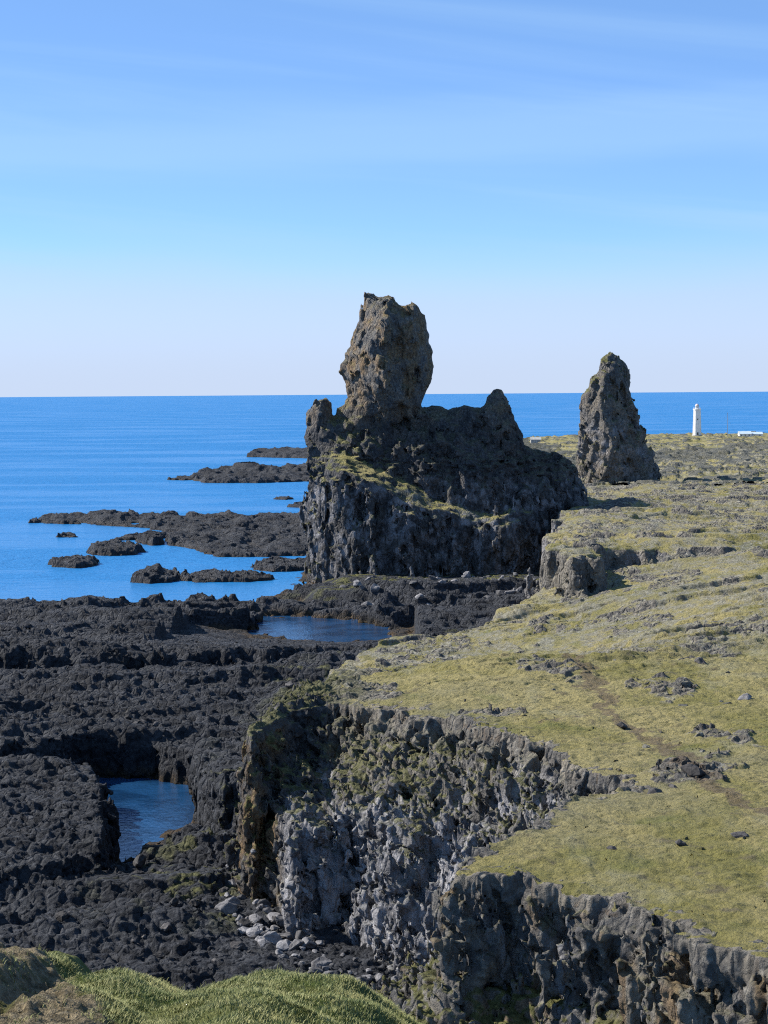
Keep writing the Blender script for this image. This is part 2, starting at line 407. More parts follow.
class Field:
    """everything that depends on the plan position alone"""
    def __init__(s, x, y, fine=True):
        wx = 1.6 * fbm2(x / 11.0, y / 11.0, 4, 0.55, 5.0); wy = 1.6 * fbm2(x / 11.0, y / 11.0, 4, 0.55, 77.0)
        edge_ = fbm2(x / 1.9, y / 1.9, 4, .6, 203.)
        s.d0 = np.maximum(poly_sd(RIM, x + wx, y + wy), -60) + 0.75 * edge_ * (1 - sstep(205, 230, y))
        s.d1 = poly_sd(FARP, x + 1.9 * wx, y + 1.9 * wy)
        s.oc = outcrop(x, y) * sstep(0.5, 4.0, np.maximum(s.d0, s.d1))
        P = plateau_top(x, y, s.d1)
        lump = fbm2(x / 3.1, y / 3.1, 3, 0.55, 11.0) * 0.20 + (0.16 * np.abs(perlin2(x / 0.9, y / 0.9)) + 0.22 * np.abs(perlin2(x / 2.2, y / 2.6))) * (1 - s.oc)
        f1, f2, idv = worley2(x / 2.1 + 0.3 * wx, y / 2.1 + 0.3 * wy)
        rg0 = fbm2(x / 6.0, y / 9.0, 3, .55, 151.)
        e1, e2, ei = worley2(x / 0.85 + 0.3 * wy, y / 0.85)
        sh_ = (1 - sstep(-8, -2, x + 2.0 * rg0)) * sstep(174, 182, y) * (1 - sstep(224, 244, y)); s.oc = np.maximum(s.oc, sh_ * sstep(0.3, 1.5, s.d0)).astype(F32)
        rough = (1 + 1.3 * sh_) * (0.42 * idv + 0.28 * ei + 0.30 * fbm2(x / 1.6, y / 1.6, 4, 0.6, 2.0)) * s.oc
        step = fbm2(x / 30.0, y / 9.0, 3, 0.5, 88.0)      # low turf-covered flow fronts running across the slope
        led = sstep(0.08, 0.2, step + 0.12 * fbm2(x / 5, y / 5, 3, .6, 33.)) * 0.8 * sstep(190, 240, y) * sstep(-0.1, 0.3, fbm2(x / 40, y / 40, 2, .5, 71.))
        s.x = x; s.rg1 = fbm2(x / 5.0, y / 5.0, 3, .6, 131.).astype(F32)
        rg_ = fbm2(x / 4.5, y / 4.5, 4, .6, 52.)
        l2 = fbm2(x / 17.0, y / 8.0, 3, .5, 18.) + 0.16 * rg_
        led = led + (0.42 * sstep(0.02, 0.07, l2) + 0.34 * sstep(0.24, 0.29, l2) - 0.3 * (1 - sstep(-0.24, -0.19, l2))) * sstep(170, 240, y) * sstep(-0.25, 0.1, fbm2(x / 33, y / 33, 2, .5, 91.))
        s.P = (P + lump + rough * 0.8 + led).astype(F32)
        s.P1 = (plateau_top(x, y, np.full_like(s.d1, 9.0)) + lump + rough * 0.8 + led).astype(F32)
        # how the ground falls away below the rim: slope k1 for the first hb metres, then k2
        mid = sstep(-11.2, -7.6, x) * sstep(136, 152, y) * (1 - sstep(186, 200, y))
        head = sstep(0.0, 6.0, x)
        prom = 1 - sstep(126, 138, y)
        bench = sstep(215, 260, y)
        west = sstep(200, 216, y) * (1 - bench)
        s.mid, s.prom = mid, prom
        s.k0 = (0.13 + 0.10 * mid).astype(F32)
        s.h0 = (2.2 + 2.8 * prom + 1.0 * (1 - mid)).astype(F32)
        s.k1 = (0.10 + mid * (1.55 - 0.85 * head) + 1.1 * prom + 0.12 * bench + 0.5 * west).astype(F32)
        s.hb = (4.8 + 20 * prom).astype(F32)
        s.k2 = (0.12 + 0.36 * mid + 1.15 * prom + 0.15 * bench + 0.4 * west).astype(F32)
        dc = poly_sd(COAST, x + 3 * wx, y + 3 * wy)
        base = 3.3 + 1.0 * fbm2(x / 26.0, y / 26.0, 3, 0.5, 21.0) + 1.6 * sstep(440, 480, y)
        base = base - 1.0 * sstep(-18, -10, x) * (1 - sstep(182, 200, y))
        low = np.minimum(base, dc * 0.28 - 0.4)
        w1, w2, wi = worley2(x / 3.4 + wx * 0.25, y / 3.4 + wy * 0.25)
        v1, v2, vi = worley2(x / 1.25 + wx * 0.4, y / 1.25 + wy * 0.4)
        u1, u2, ui = worley2(x / 0.62 + wx * 0.3, y / 0.7 + wy * 0.3)
        gap = 1 - sstep(0.0, 0.09, w2 - w1)
        w1, w2, wi = worley2(x / 7.5 + wx * 0.3, y / 5.0 + wy * 0.35, 0.9, 0.9, True)
        v1, v2, vi = worley2(x / 1.7 + wx * 0.4, y / 1.5 + wy * 0.4, 0.9, 1.6, True)
        u1, u2, ui = worley2(x / 0.75 + wx * 0.4, y / 0.7 + wy * 0.3, 0.9, 1.8)
        s.lava = 0.85 * (1.35 * (wi - 0.5) - 0.7 * gap + 0.40 * (vi - 0.5) - 0.25 * (1 - sstep(0, 0.13, v2 - v1)) + 0.26 * (ui - 0.5) + 0.30 * fbm2(x / 9, y / 9, 3, 0.55, 4.0) + 0.16 * fbm2(x / 0.9, y / 0.9, 3, .6, 14.)).astype(F32)
        crk = fbm2(x / 46.0, y / 15.0, 4, 0.5, 64.0)      # broken benches: treads and risers
        terr = 1.7 * (sstep(0.02, 0.06, crk) + sstep(0.28, 0.32, crk) - (1 - sstep(-0.30, -0.26, crk)) + 0.5 * (sstep(0.15, 0.18, crk) - (1 - sstep(-0.16, -0.13, crk)))) - 0.9
        calm_ = sstep(-17, -11, x) * sstep(150, 156, y) * (1 - sstep(184, 196, y)); beach = sstep(-22, -14, x) * sstep(446, 458, y) * (1 - sstep(34, 42, x))
        s.lava = s.lava * (1 - 0.65 * calm_ - 0.55 * beach); terr = terr * (1 - calm_) * (1 - beach) * (0.25 + 0.75 * sstep(176, 192, y))
        s.L = np.maximum(low + s.lava * sstep(-6, 4, dc) + terr * sstep(2, 14, dc), -3).astype(F32)
        s.sol = []
        for poly, top, sl, y0 in SOLIDS:
            wf = 0.7 + 1.5 * sstep(240, 300, y); d = poly_sd(poly, x + wf * wx, y + wf * wy)
            s.sol.append(((top + sl * (y - y0) + s.lava * 0.9 + terr * 0.45).astype(F32), d + 0.9 * (vi - 0.5)))
        pi_ = -poly_sd(INLET, x + 0.8 * wx, y + 0.8 * wy); pp_ = -poly_sd(POOL, x + 1.2 * wx, y + 1.2 * wy)
        cap = np.where((y < 262) & (x < -14), 0.18 * np.maximum(pi_, 0) - 0.1, 99.0)
        s.L = np.minimum(s.L, np.maximum(cap + 0.35 * s.lava, -3)).astype(F32)
        s.cap = np.where((y < 408) & (y > 320) & (x > -40) & (x < 6), 0.115 * np.maximum(pp_, 0) + 0.4 + 0.45 * s.lava, 99.0).astype(F32)
        s.pool = np.minimum(pi_, pp_)
        s.x, s.y = x, y
    def lowtop(s):
        if not hasattr(s, '_lt'):
            t = s.L.copy()
            for top, d in s.sol: t = np.where(d > -2.2, np.maximum(t, top), t)
            s._lt = np.minimum(t, s.cap)
        return s._lt
    def plateau(s, z):
        h = s.P - z
        hp = np.maximum(h, 0)
        off = s.k0 * np.minimum(hp, s.h0) + s.k1 * np.clip(hp - s.h0, 0, s.hb) + s.k2 * np.maximum(hp - s.h0 - s.hb, 0)
        f0 = np.minimum(h, s.d0 + off)
        h1 = s.P1 - z
        f1 = np.minimum(h1, s.d1 + (0.16 + 1.3 * sstep(41, 58, s.x)) * np.maximum(h1, 0) + 2.2 * s.rg1)
        s.dep = np.where(f1 > f0, h1, h)
        return np.maximum(f0, f1)
    def low(s, z):
        f = s.L - z
        for top, d in s.sol:
            h = top - z
            f = np.maximum(f, np.minimum(h, d + 0.12 * np.maximum(h, 0)))
        return np.minimum(np.minimum(f, s.cap - z), np.maximum(s.pool, -1.4 - z))

def cliff_noise(x, y, z):
    """ribs, columns and crumbling blocks for rock faces"""
    n = 0.9 * fbm3(x / 6.5, y / 6.5, z / 13.0, 3, 0.5, 3.0)
    qx = x + 0.5 * perlin3(x / 2.2, y / 2.2, z / 3.0); qy = y + 0.5 * perlin3(x / 2.2 + 9, y / 2.2, z / 3.0)
    f1, f2, idv = worley3(qx / 1.5, qy / 1.5, z / 2.6)
    n = n + 1.0 * (idv - 0.5) + 0.55 * np.minimum(f2 - f1, 0.5)
    g1, g2, gi = worley3(x / 0.8, y / 0.8, z / 1.1)
    n = n + 0.60 * (gi - 0.5) + 0.16 * fbm3(x / 1.1, y / 1.1, z / 1.4, 2, 0.5, 8.0)
    wl = sstep(-13, -10, x) * sstep(100, 104, y) * (1 - sstep(190, 200, y))
    i = np.nonzero(wl > 0.01)[0]
    if len(i):      # buttresses, gullies and leaning slabs of the near cliff
        X, Y, Z = x[i], y[i], z[i]
        rb = 1 - np.abs(perlin3(X / 3.6 + 0.12 * Z, Y / 3.6, Z / 12.0)) * 2.6
        rc = 1 - np.abs(perlin3(X / 1.5 + 50, Y / 1.5 + 0.1 * Z, Z / 4.5)) * 2.4
        b1, b2, bi = worley3(X / 2.5 + 0.12 * Z, Y / 2.5, Z / 3.4, 0.9, 2.5)
        d1_, d2_, di_ = worley3(X / 1.1 + 7, Y / 1.1, Z / 1.45 + 0.2 * X, 0.9, 2.6)
        n[i] += wl[i] * (0.45 * (rb - 0.35) + 0.08 * (rc - 0.35) + 1.7 * (bi - 0.5) + 0.85 * (di_ - 0.5) - 0.4 * (1 - sstep(0, 0.12, b2 - b1)))
    return n

def terrain_attrs(pos, vn):
    x, y, z = pos[:, 0].astype(F32), pos[:, 1].astype(F32), pos[:, 2].astype(F32)
    F = Field(x, y)
    fp = F.plateau(z); fl = F.low(z)
    isp = fp > fl - 0.15
    depth = F.dep
    inside = np.maximum(F.d0, F.d1)
    turf = isp & (depth < 0.9)
    nn = fbm2(x / 4.0, y / 4.0, 4, 0.6, 15.0)
    grass = np.where(turf, 1.0, 0.0) * (1 - 0.85 * F.oc) * (1 - 0.6 * sstep(0.45, 0.9, depth))
    # turf creeping down the gentle west flank
    cr_ = sstep(186, 200, y) * (1 - sstep(300, 330, y)) * sstep(0.5, 0.95, vn[:, 2]) * isp * sstep(-0.2, 0.25, nn) * sstep(5.5, 8.5, z)
    grass = np.maximum(grass, cr_ * 0.75)
    fr_ = fbm2(x / 1.6, y / 1.6, 4, .6, 77.)
    fringe = 1 - sstep(0.0, 1.5, F.d0 + 1.9 * fr_)
    fringe = fringe * (F.d1 < 0.5) * turf * (1 - sstep(205, 225, y))
    grass = grass * (1 - 0.7 * fringe)
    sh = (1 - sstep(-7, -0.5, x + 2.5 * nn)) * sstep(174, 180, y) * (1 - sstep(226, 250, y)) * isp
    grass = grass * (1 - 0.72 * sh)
    path = np.minimum(line_d(PATH, x + nn * 1.2, y + nn * 2), line_d(PATH2, x + nn, y + nn) + 0.5)
    soil = np.maximum(turf * (1 - sstep(0.4, 1.5, path)) * 0.8, 0.75 * fringe * sstep(-0.1, 0.3, fr_))
    rock = np.where(isp, 1.0, 0.0) * np.where(F.oc * turf > 0.4, 0.75, 1.0)
    main = sstep(-11, -9.5, x) * sstep(134, 142, y) * (1 - sstep(186, 196, y)) * isp
    pale = main * np.maximum(sstep(4.0, 8.0, depth + 2.5 * nn), 0.55 * sstep(9, 12, x) * sstep(1.2, 2.5, depth))
    pale = np.maximum(pale, isp * (1 - sstep(128, 140, y)) * sstep(0.7, 2, depth) * sstep(0.25, 0.6, nn) * 0.5)
    pale = np.maximum(pale, isp * sstep(350, 370, y) * (1 - turf) * 0.5 * sstep(-.2, .3, nn))
    ochre = isp * (1 - turf) * np.maximum((1 - sstep(-10.2, -8.6, x)) * sstep(170, 176, y) * (1 - sstep(196, 205, y)), 0.8 * (1 - sstep(128, 140, y)) * sstep(0.0, 0.3, fbm2(x / 2.5, y / 2.5, 3, .5, 31.)))
    pale = pale * (1 - ochre)
    moss = np.where(isp & ~turf, 1.0, 0.0) * np.maximum(0.8 * main * sstep(1.0, 2.5, depth) * (1 - sstep(6, 9.5, depth + 3 * nn)), 0.75 * (1 - sstep(128, 140, y)) * sstep(4, 8, depth) + 0.22 + 0.3 * (1 - sstep(126, 136, y)) * sstep(0.0, 0.4, nn))
    moss = np.maximum(moss, np.where(~isp, 1, 0) * 0.8 * sstep(0.1, 0.45, nn) * np.exp(-((F.d0 + 6) / 6.0) ** 2) * (z > 3.2))
    moss = np.maximum(moss, np.where(~isp, 1, 0) * (0.9 * sstep(0.0, .35, nn) * sstep(440, 462, y) * sstep(-30, -5, x)))
    grey = sstep(205, 260, y) * turf
    grey = np.maximum(grey * 0.8, F.oc * turf)
    # lichen and thin turf over the outcrops
    grass = np.maximum(grass, turf * F.oc * 0.42 * (1 - 0.6 * sh))
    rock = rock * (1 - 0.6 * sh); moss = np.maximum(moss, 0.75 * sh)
    wet = np.where(~isp, 1, 0) * (1 - sstep(0.5, 2.0, z + 0.8 * nn))
    at_ = dict(grass=grass, soil=soil, rock=rock, pale=pale, ochre=ochre, moss=moss, grey=grey, wet=wet)
    return at_, isp, turf, path

def region(x0, x1, y0, y1, z0, z1, vs):
    gx = np.arange(x0, x1, vs, dtype=F32); gy = np.arange(y0, y1, vs, dtype=F32); gz = np.arange(z0, z1, vs, dtype=F32)
    X, Y = np.meshgrid(gx, gy, indexing='ij')
    F = Field(X, Y)
    f = np.empty((len(gx), len(gy), len(gz)), F32); wt = np.empty_like(f)
    for k, z in enumerate(gz):
        fp = F.plateau(z); fl = F.low(z)
        f[:, :, k] = np.maximum(fp, fl)
        depth = F.dep
        # noise weight: turf stays smooth, faces get everything, lava a share
        wt[:, :, k] = np.where(fp > fl, 0.10 + 0.9 * sstep(0.35, 2.2, depth) + 0.10 * F.oc * (depth < 1), 0.20 + 0.5 * sstep(0.2, 1.1, F.lowtop() - z))
    m = np.abs(f) < (0.3 + 3.0 * wt)
    I, J, K = np.nonzero(m)
    f[m] += wt[m] * cliff_noise(gx[I], gy[J], gz[K])
    pos, q = surface_nets(f, (x0, y0, z0), vs)
    vn = vert_normals(pos, q)
    return pos, q, vn

REG = [(-12, 42, 98, 150, 2.0, 23.0, 0.165), (-58, -15.3, 148, 214.2, -1.2, 11.5, 0.25), (-16.2, 54, 149.6, 214.2, 0.0, 23.0, 0.165), (-82, 78, 213.4, 346, -1.2, 23.5, 0.36),
       (-108, 108, 345, 482, -1.3, 24, 0.52), (-110, 130, 481, 603, -1.5, 24.5, 0.72)]
for r in REG:
    pos, q, vn = region(*r)
    # turf lies exactly on its height sheet
    Fv = Field(pos[:, 0].astype(F32), pos[:, 1].astype(F32))
    dz = Fv.P - pos[:, 2]
    on = (np.abs(dz) < 0.45) & (np.maximum(Fv.d0, Fv.d1) > 0.35) & (np.abs(Fv.d1) > 1.6) & (vn[:, 2] > 0.35) & (Fv.plateau(pos[:, 2].astype(F32)) > Fv.low(pos[:, 2].astype(F32)) - 0.3)
    pos[on, 2] = Fv.P[on] + 0.06 * perlin2(pos[on, 0] / 0.6, pos[on, 1] / 0.6)
    vn = vert_normals(pos, q)
    at_, isp, turf, path = terrain_attrs(pos, vn)
    qt = turf[q].mean(1) >= 0.5; qp = isp[q].mean(1) >= 0.5
    pth = qt & (path[q].mean(1) < 0.95)
    if pth.any(): tag(make_mesh('path', pos, q[pth], MAT_T, at_, vn), kind='structure')
    if (qt & ~pth).any(): tag(make_mesh('grassy_ground', pos, q[qt & ~pth], MAT_T, at_, vn), kind='structure')
    if (~qt & qp).any(): tag(make_mesh('cliff', pos, q[~qt & qp], MAT_T, at_, None, smooth=False), kind='structure')
    if (~qp).any(): tag(make_mesh('lava_shore', pos, q[~qp & ~qt], MAT_T, at_, None, smooth=False), kind='structure')
    print('region', r, len(pos), round(time.time() - T0, 1))

# ---- far peninsula: a height sheet out to the lighthouse coast
ys = np.geomspace(598, 1640, 330); us = np.linspace(0.045, 0.30, 300)
Yg, Ug = np.meshgrid(ys, us, indexing='ij'); Xg = (Yg * Ug).astype(F32); Yg = Yg.astype(F32)
def far_height(x, y):
    wx = 6 * fbm2(x / 60.0, y / 60.0, 4, 0.55, 5.0)
    d = poly_sd(FARP, x + wx, y + wx)
    P = plateau_top(x, y); oc = outcrop(x, y)
    f1, f2, idv = worley2(x / 4.0, y / 6.0)
    t = P + 1.3 * oc * (0.3 + idv) + 0.25 * fbm2(x / 7, y / 12, 3, .5, 6.) + 1.1 * fbm2(x / 45, y / 90, 3, .5, 61.)
    rim = sstep(16, 2, d)
    t = t + 0.0 * rim
    return np.where(d > 0, t - rim * 1.5 * idv, np.maximum(t + d * 1.5, -4)), d, oc
H, D, OC = far_height(Xg, Yg)
pos = np.stack([Xg, Yg, H], -1).reshape(-1, 3).astype(float)
ny_, nx_ = Xg.shape
ii = np.arange(ny_ * nx_).reshape(ny_, nx_)
q = np.stack([ii[:-1, :-1], ii[:-1, 1:], ii[1:, 1:], ii[1:, :-1]], -1).reshape(-1, 4)
vn = vert_normals(pos, q)
oc = OC.ravel(); d = D.ravel(); yy = pos[:, 1]; zero = np.zeros(len(pos))
band = sstep(0.12, 0.3, fbm2(pos[:, 0] / 90, pos[:, 1] / 160, 4, 0.6, 9.0)) * sstep(620, 760, yy) * (1 - sstep(1250, 1350, yy))
grass = sstep(0, 14, d) * (1 - 0.72 * np.maximum(oc, band))
at_ = dict(grass=grass, soil=zero, rock=0.35 * sstep(5, 30, d), pale=0.25 * oc, ochre=zero, moss=zero + 0.3, grey=np.clip(oc + 0.5 - 0.9 * sstep(1000, 1200, yy), 0, 1), wet=zero)
tag(make_mesh('grassy_ground', pos, q, MAT_T, at_, vn), kind='structure')
print('far', round(time.time() - T0, 1))

# ------------------------------------------------------------------ rock stacks
def px_xz(pts, Y): return [atY(a, b, Y) for a, b in pts]
def split_parts(root, pos, q, at_, vn, masks, mat=MAT_T):
    left = np.ones(len(q), bool)
    for name, m in masks:
        mm = left & m
        if mm.any(): make_mesh(name, pos, q[mm], mat, at_, vn if 'grass' in name else None, parent=root, loc=tuple(root.location), smooth='grass' in name)
        left &= ~mm

YC = 507.0
SIL = px_xz([(364.7, 296), (363.9, 316), (354.6, 332.5), (352.6, 348.6), (346.5, 352.7), (348, 359), (341.7, 365), (340.5, 379), (343.5, 393), (338.4, 417),
             (331, 421.5), (328.4, 405.2), (324.3, 401.9), (316.2, 403), (308.2, 417), (306.1, 437.5), (309, 458), (312, 480), (312, 620), (600, 620), (583, 500), (579, 488), (574.6, 474),
             (567, 462), (552.4, 454), (534, 451.6), (522, 445.5), (518, 433.4), (511, 421), (506, 399), (500, 394), (494, 390.5), (488.6, 397), (485.8, 410),
             (473.7, 408.4), (451, 409.4), (439, 407), (425, 408.5), (418, 408), (423.2, 393), (431.3, 381), (436, 369), (435.5, 361), (431, 346), (426, 330), (424, 316), (417, 310), (399, 308.3), (389, 298), (377, 302), (371, 297)], YC)
NOTCH_Z = atY(420, 408, YC)[1]
XT = atY(388, 350, YC)[0]
LEDX = np.array([atY(p, 480, 490)[0] for p in (300, 330, 345, 380, 430, 480, 530, 575, 600)])
LEDZ = np.array([atY(384, p, 490)[1] for p in (500, 470, 464, 478, 500, 513, 510, 497, 493)])
BASEP = [(-16.0, 506), (-14.5, 493), (-10.5, 487), (-4, 486), (6, 483.5), (18, 485.5), (27, 485), (36, 489), (40, 496), (43.5, 506), (47, 520), (44, 533), (15, 536), (-12, 528)]
vs = 0.42
gx = np.arange(-28, 64, vs, dtype=F32); gy = np.arange(474, 546, vs, dtype=F32); gz = np.arange(-1.5, 77, vs, dtype=F32)
SX, SZ = np.meshgrid(gx, gz, indexing='ij')
wob = 0.5 * fbm2(SX / 3.0, SZ / 3.0, 2, 0.5, 1.0)
dsil = poly_sd(SIL, SX + wob, SZ + wob)
BX, BY = np.meshgrid(gx, gy, indexing='ij')
wbx = 1.6 * fbm2(BX / 9.0, BY / 9.0, 3, 0.5, 12.0)
dbase = poly_sd(BASEP, BX + wbx, BY + wbx)
ledge = (np.interp(BX, LEDX, LEDZ) + np.minimum(BY - 490, 13) * 0.42 - np.maximum(BY - 515, 0) * 0.6 + 0.9 * fbm2(BX / 7, BY / 7, 3, .5, 2.)).astype(F32)
f = np.empty((len(gx), len(gy), len(gz)), F32)
fq = np.empty_like(f); fl_ = np.empty_like(f)
for k, z in enumerate(gz):
    di = dsil[:, k][:, None]
    tw = float(sstep(NOTCH_Z - 5, NOTCH_Z + 5, np.float64(z)))
    # half thickness, thinner towards the crest
    T = (8.5 + 7.5 * (1 - sstep(18, 50, np.float64(z)))) * (1 - tw) + 17.5 * tw
    xm = XT + 2.2 * math.sin(z * 0.19) - 0.02 * (z - 55)
    dy = np.abs(BY - YC - 1.5 * np.sin(BX * 0.13 + z * 0.05))
    tz = 1 - sstep(13, 18, np.abs(BX - xm)); ex = BX - xm
    T = T * (tz + (1 - tz) * (1 - 0.55 * tw))
    q_ = dy + tw * tz * np.where(ex < 0, -0.95 * ex, 0.8 * ex) - T * (0.55 + 0.45 * (1 - np.exp(-np.maximum(di, 0) / 5.0)))
    # the crest wall bends: its west half turns to face south-west
    q_ = q_ + (1 - tw) * 0.35 * np.maximum(-6 - BX, 0)
    up = np.minimum(di, -q_); fq[:, :, k] = -q_; fl_[:, :, k] = lo_ = np.minimum(ledge - z, dbase + 0.10 * np.maximum(ledge - z, 0))
    f[:, :, k] = np.maximum(up, lo_)
m = np.abs(f) < 3.6
I, J, K = np.nonzero(m)
def stack_noise(x, y, z, col):
    n = 1.6 * fbm3(x / 8.5, y / 8.5, z / 11.0, 3, 0.55, 6.0)
    qx = x + 0.8 * perlin3(x / 4, y / 4, z / 5.0); qy = y + 0.8 * perlin3(x / 4 + 9, y / 4, z / 5.0)
    zz = z / (9.0 * col + 3.6 * (1 - col))
    f1, f2, idv = worley3(qx / 2.3, qy / 2.3, zz)
    n = n + 1.7 * (idv - 0.5) + 0.5 * np.minimum(f2 - f1, 0.5)
    f1, f2, idv = worley3(x / 1.15, y / 1.15, z / 1.5)
    c1, c2, ci = worley3(qx / 1.7, qy / 1.7, z / 16.0, 0.85, 0.6)
    n = n + col * (1.5 * (ci - 0.5) + 0.8 * np.minimum(c2 - c1, 0.4))
    rb = 1 - np.abs(perlin3(x / 5.5 + 0.05 * z, y / 5.5, z / 15.0)) * 2.6
    return 1.15 * n + 1.4 * (rb - 0.4) + 0.55 * (idv - 0.5) + 0.4 * fbm3(x / 1.6, y / 1.6, z / 2.0, 2, .5, 4.)
px_, py_, pz_ = gx[I], gy[J], gz[K]
colm = 1 - sstep(24, 34, pz_)
N_ = stack_noise(px_, py_, pz_, colm) - 0.35
N_ = N_ * (1 - 0.7 * sstep(atY(412, 360, YC)[0], atY(424, 360, YC)[0], px_) * sstep(NOTCH_Z - 1, NOTCH_Z + 2, pz_) * (px_ < atY(452, 360, YC)[0])); di_ = dsil[I, K]; q_m = fq[m]; lo_m = fl_[m]
ledge_m = ledge[I, J] - pz_
up_m = np.minimum(di_ + 0.30 * N_ + 0.25, q_m + N_)
lo_m = lo_m + np.where(ledge_m < 1.2, 0.25, 1.0) * N_
f[m] = np.maximum(up_m, lo_m)
pos, q = surface_nets(f, (gx[0], gy[0], gz[0]), vs)
del f, fq, fl_, m
# keep only the big connected body: drop floating crumbs
def keep_big(pos, q):
    lab = np.arange(len(pos))
    while True:
        ml = lab[q].min(1); new = lab.copy()
        for k in range(4): np.minimum.at(new, q[:, k], ml)
        new = new[new]
        if (new == lab).all(): break
        lab = new
    big = np.bincount(lab[q[:, 0]]).argmax()
    return q[lab[q[:, 0]] == big]
q = keep_big(pos, q)
vn = vert_normals(pos, q)
x, y, z = pos.T
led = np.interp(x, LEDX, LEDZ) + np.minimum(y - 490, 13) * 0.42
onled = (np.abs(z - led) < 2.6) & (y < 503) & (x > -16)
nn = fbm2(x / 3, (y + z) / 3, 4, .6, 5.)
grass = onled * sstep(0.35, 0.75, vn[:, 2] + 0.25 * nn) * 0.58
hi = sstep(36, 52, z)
at_ = dict(grass=grass, soil=0 * x, rock=0.25 + 0.75 * np.clip(hi + 0.3 * nn, 0, 1), pale=(1 - sstep(24, 30, z)) * 0.55 * sstep(-.2, .3, nn), ochre=0.85 * hi + 0.0 * x, moss=0.3 + 0.45 * (1 - sstep(-12, 6, x)) * (1 - hi), grey=0 * x, wet=1 - sstep(2, 4, z))  # base rock paled further, a bluish haze lift put into its colour
root = tag(empty('rock_stack', (10, YC, 3)), 'huge dark lava stack with a leaning tower and a long crest rising from the shore', 'rock stack')
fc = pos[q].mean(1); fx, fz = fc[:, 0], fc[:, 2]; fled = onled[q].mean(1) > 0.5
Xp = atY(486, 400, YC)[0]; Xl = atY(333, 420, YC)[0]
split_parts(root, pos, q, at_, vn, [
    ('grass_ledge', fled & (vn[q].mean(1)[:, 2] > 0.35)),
    ('tower', (fz > NOTCH_Z - 1.5) & (fx < atY(440, 400, YC)[0]) & (fx > Xl)),
    ('side_pinnacle', (fx <= Xl) & (fz > atY(384, 440, YC)[1])),
    ('crest_pinnacle', (fx > Xp) & (fx < atY(520, 400, YC)[0]) & (fz > atY(384, 425, YC)[1])),
    ('crest_wall', fz > np.interp(fx, LEDX, LEDZ) + 1.0),
    ('column_base', fz > -99)])
print('stack', len(pos), round(time.time() - T0, 1))

# ---- the second, slender stack
YS = 640.0
SIL2 = px_xz([(611.7, 356.5), (605, 358), (602, 364), (600.5, 372), (592.5, 386), (586.5, 399), (585, 413), (581, 428), (578, 445), (579, 462), (577, 480), (574, 520), (668, 520), (657, 476),
              (651.5, 458), (645, 441), (641, 424), (640, 406), (636, 391), (630.5, 378), (629, 367), (623, 361), (618, 358)], YS)
vs = 0.5
xa, xb = SIL2[11][0] - 4, SIL2[12][0] + 6
gx = np.arange(xa, xb, vs, dtype=F32); gy = np.arange(YS - 24, YS + 24, vs, dtype=F32); gz = np.arange(10, 64, vs, dtype=F32)
SX, SZ = np.meshgrid(gx, gz, indexing='ij')
dsil = poly_sd(SIL2, SX, SZ)
BX, BY = np.meshgrid(gx, gy, indexing='ij')
f = np.empty((len(gx), len(gy), len(gz)), F32); fq = np.empty_like(f)
for k, z in enumerate(gz):
    di = dsil[:, k][:, None]
    w = 13.5 - 0.19 * (z - 20)
    xm = atY(603, 400, YS)[0] + 1.5 * math.sin(z * .25)
    q_ = np.abs(BY - YS) + 0.45 * np.abs(BX - xm) - w * (0.6 + 0.4 * (1 - np.exp(-np.maximum(di, 0) / 4.0)))
    f[:, :, k] = np.minimum(di, -q_); fq[:, :, k] = -q_
m = np.abs(f) < 3.6
I, J, K = np.nonzero(m)
N_ = stack_noise(gx[I] + 300, gy[J], gz[K], 0.3) - 0.3
f[m] = np.minimum(dsil[I, K] + 0.6 * N_ + 0.2, fq[m] + N_)
pos, q = surface_nets(f, (gx[0], gy[0], gz[0]), vs)
q = keep_big(pos, q); vn = vert_normals(pos, q)
x, y, z = pos.T
nn = fbm2(x / 3, z / 3, 4, .6, 5.)
at_ = dict(grass=0 * x, soil=0 * x, rock=0.8 + 0 * x, pale=0.45 * sstep(0, .3, nn) * (1 - sstep(36, 44, z)), ochre=0.2 + 0 * x, moss=0.55 + 0.35 * sstep(40, 50, z), grey=0 * x, wet=0 * x)
root = tag(empty('rock_stack', (float(x.mean()), YS, 19.5)), 'lone slender lava stack tapering to a knob, standing on the turf', 'rock stack')
fz = pos[q].mean(1)[:, 2]
split_parts(root, pos, q, at_, vn, [('spire', fz > 40), ('foot', fz > -99)])

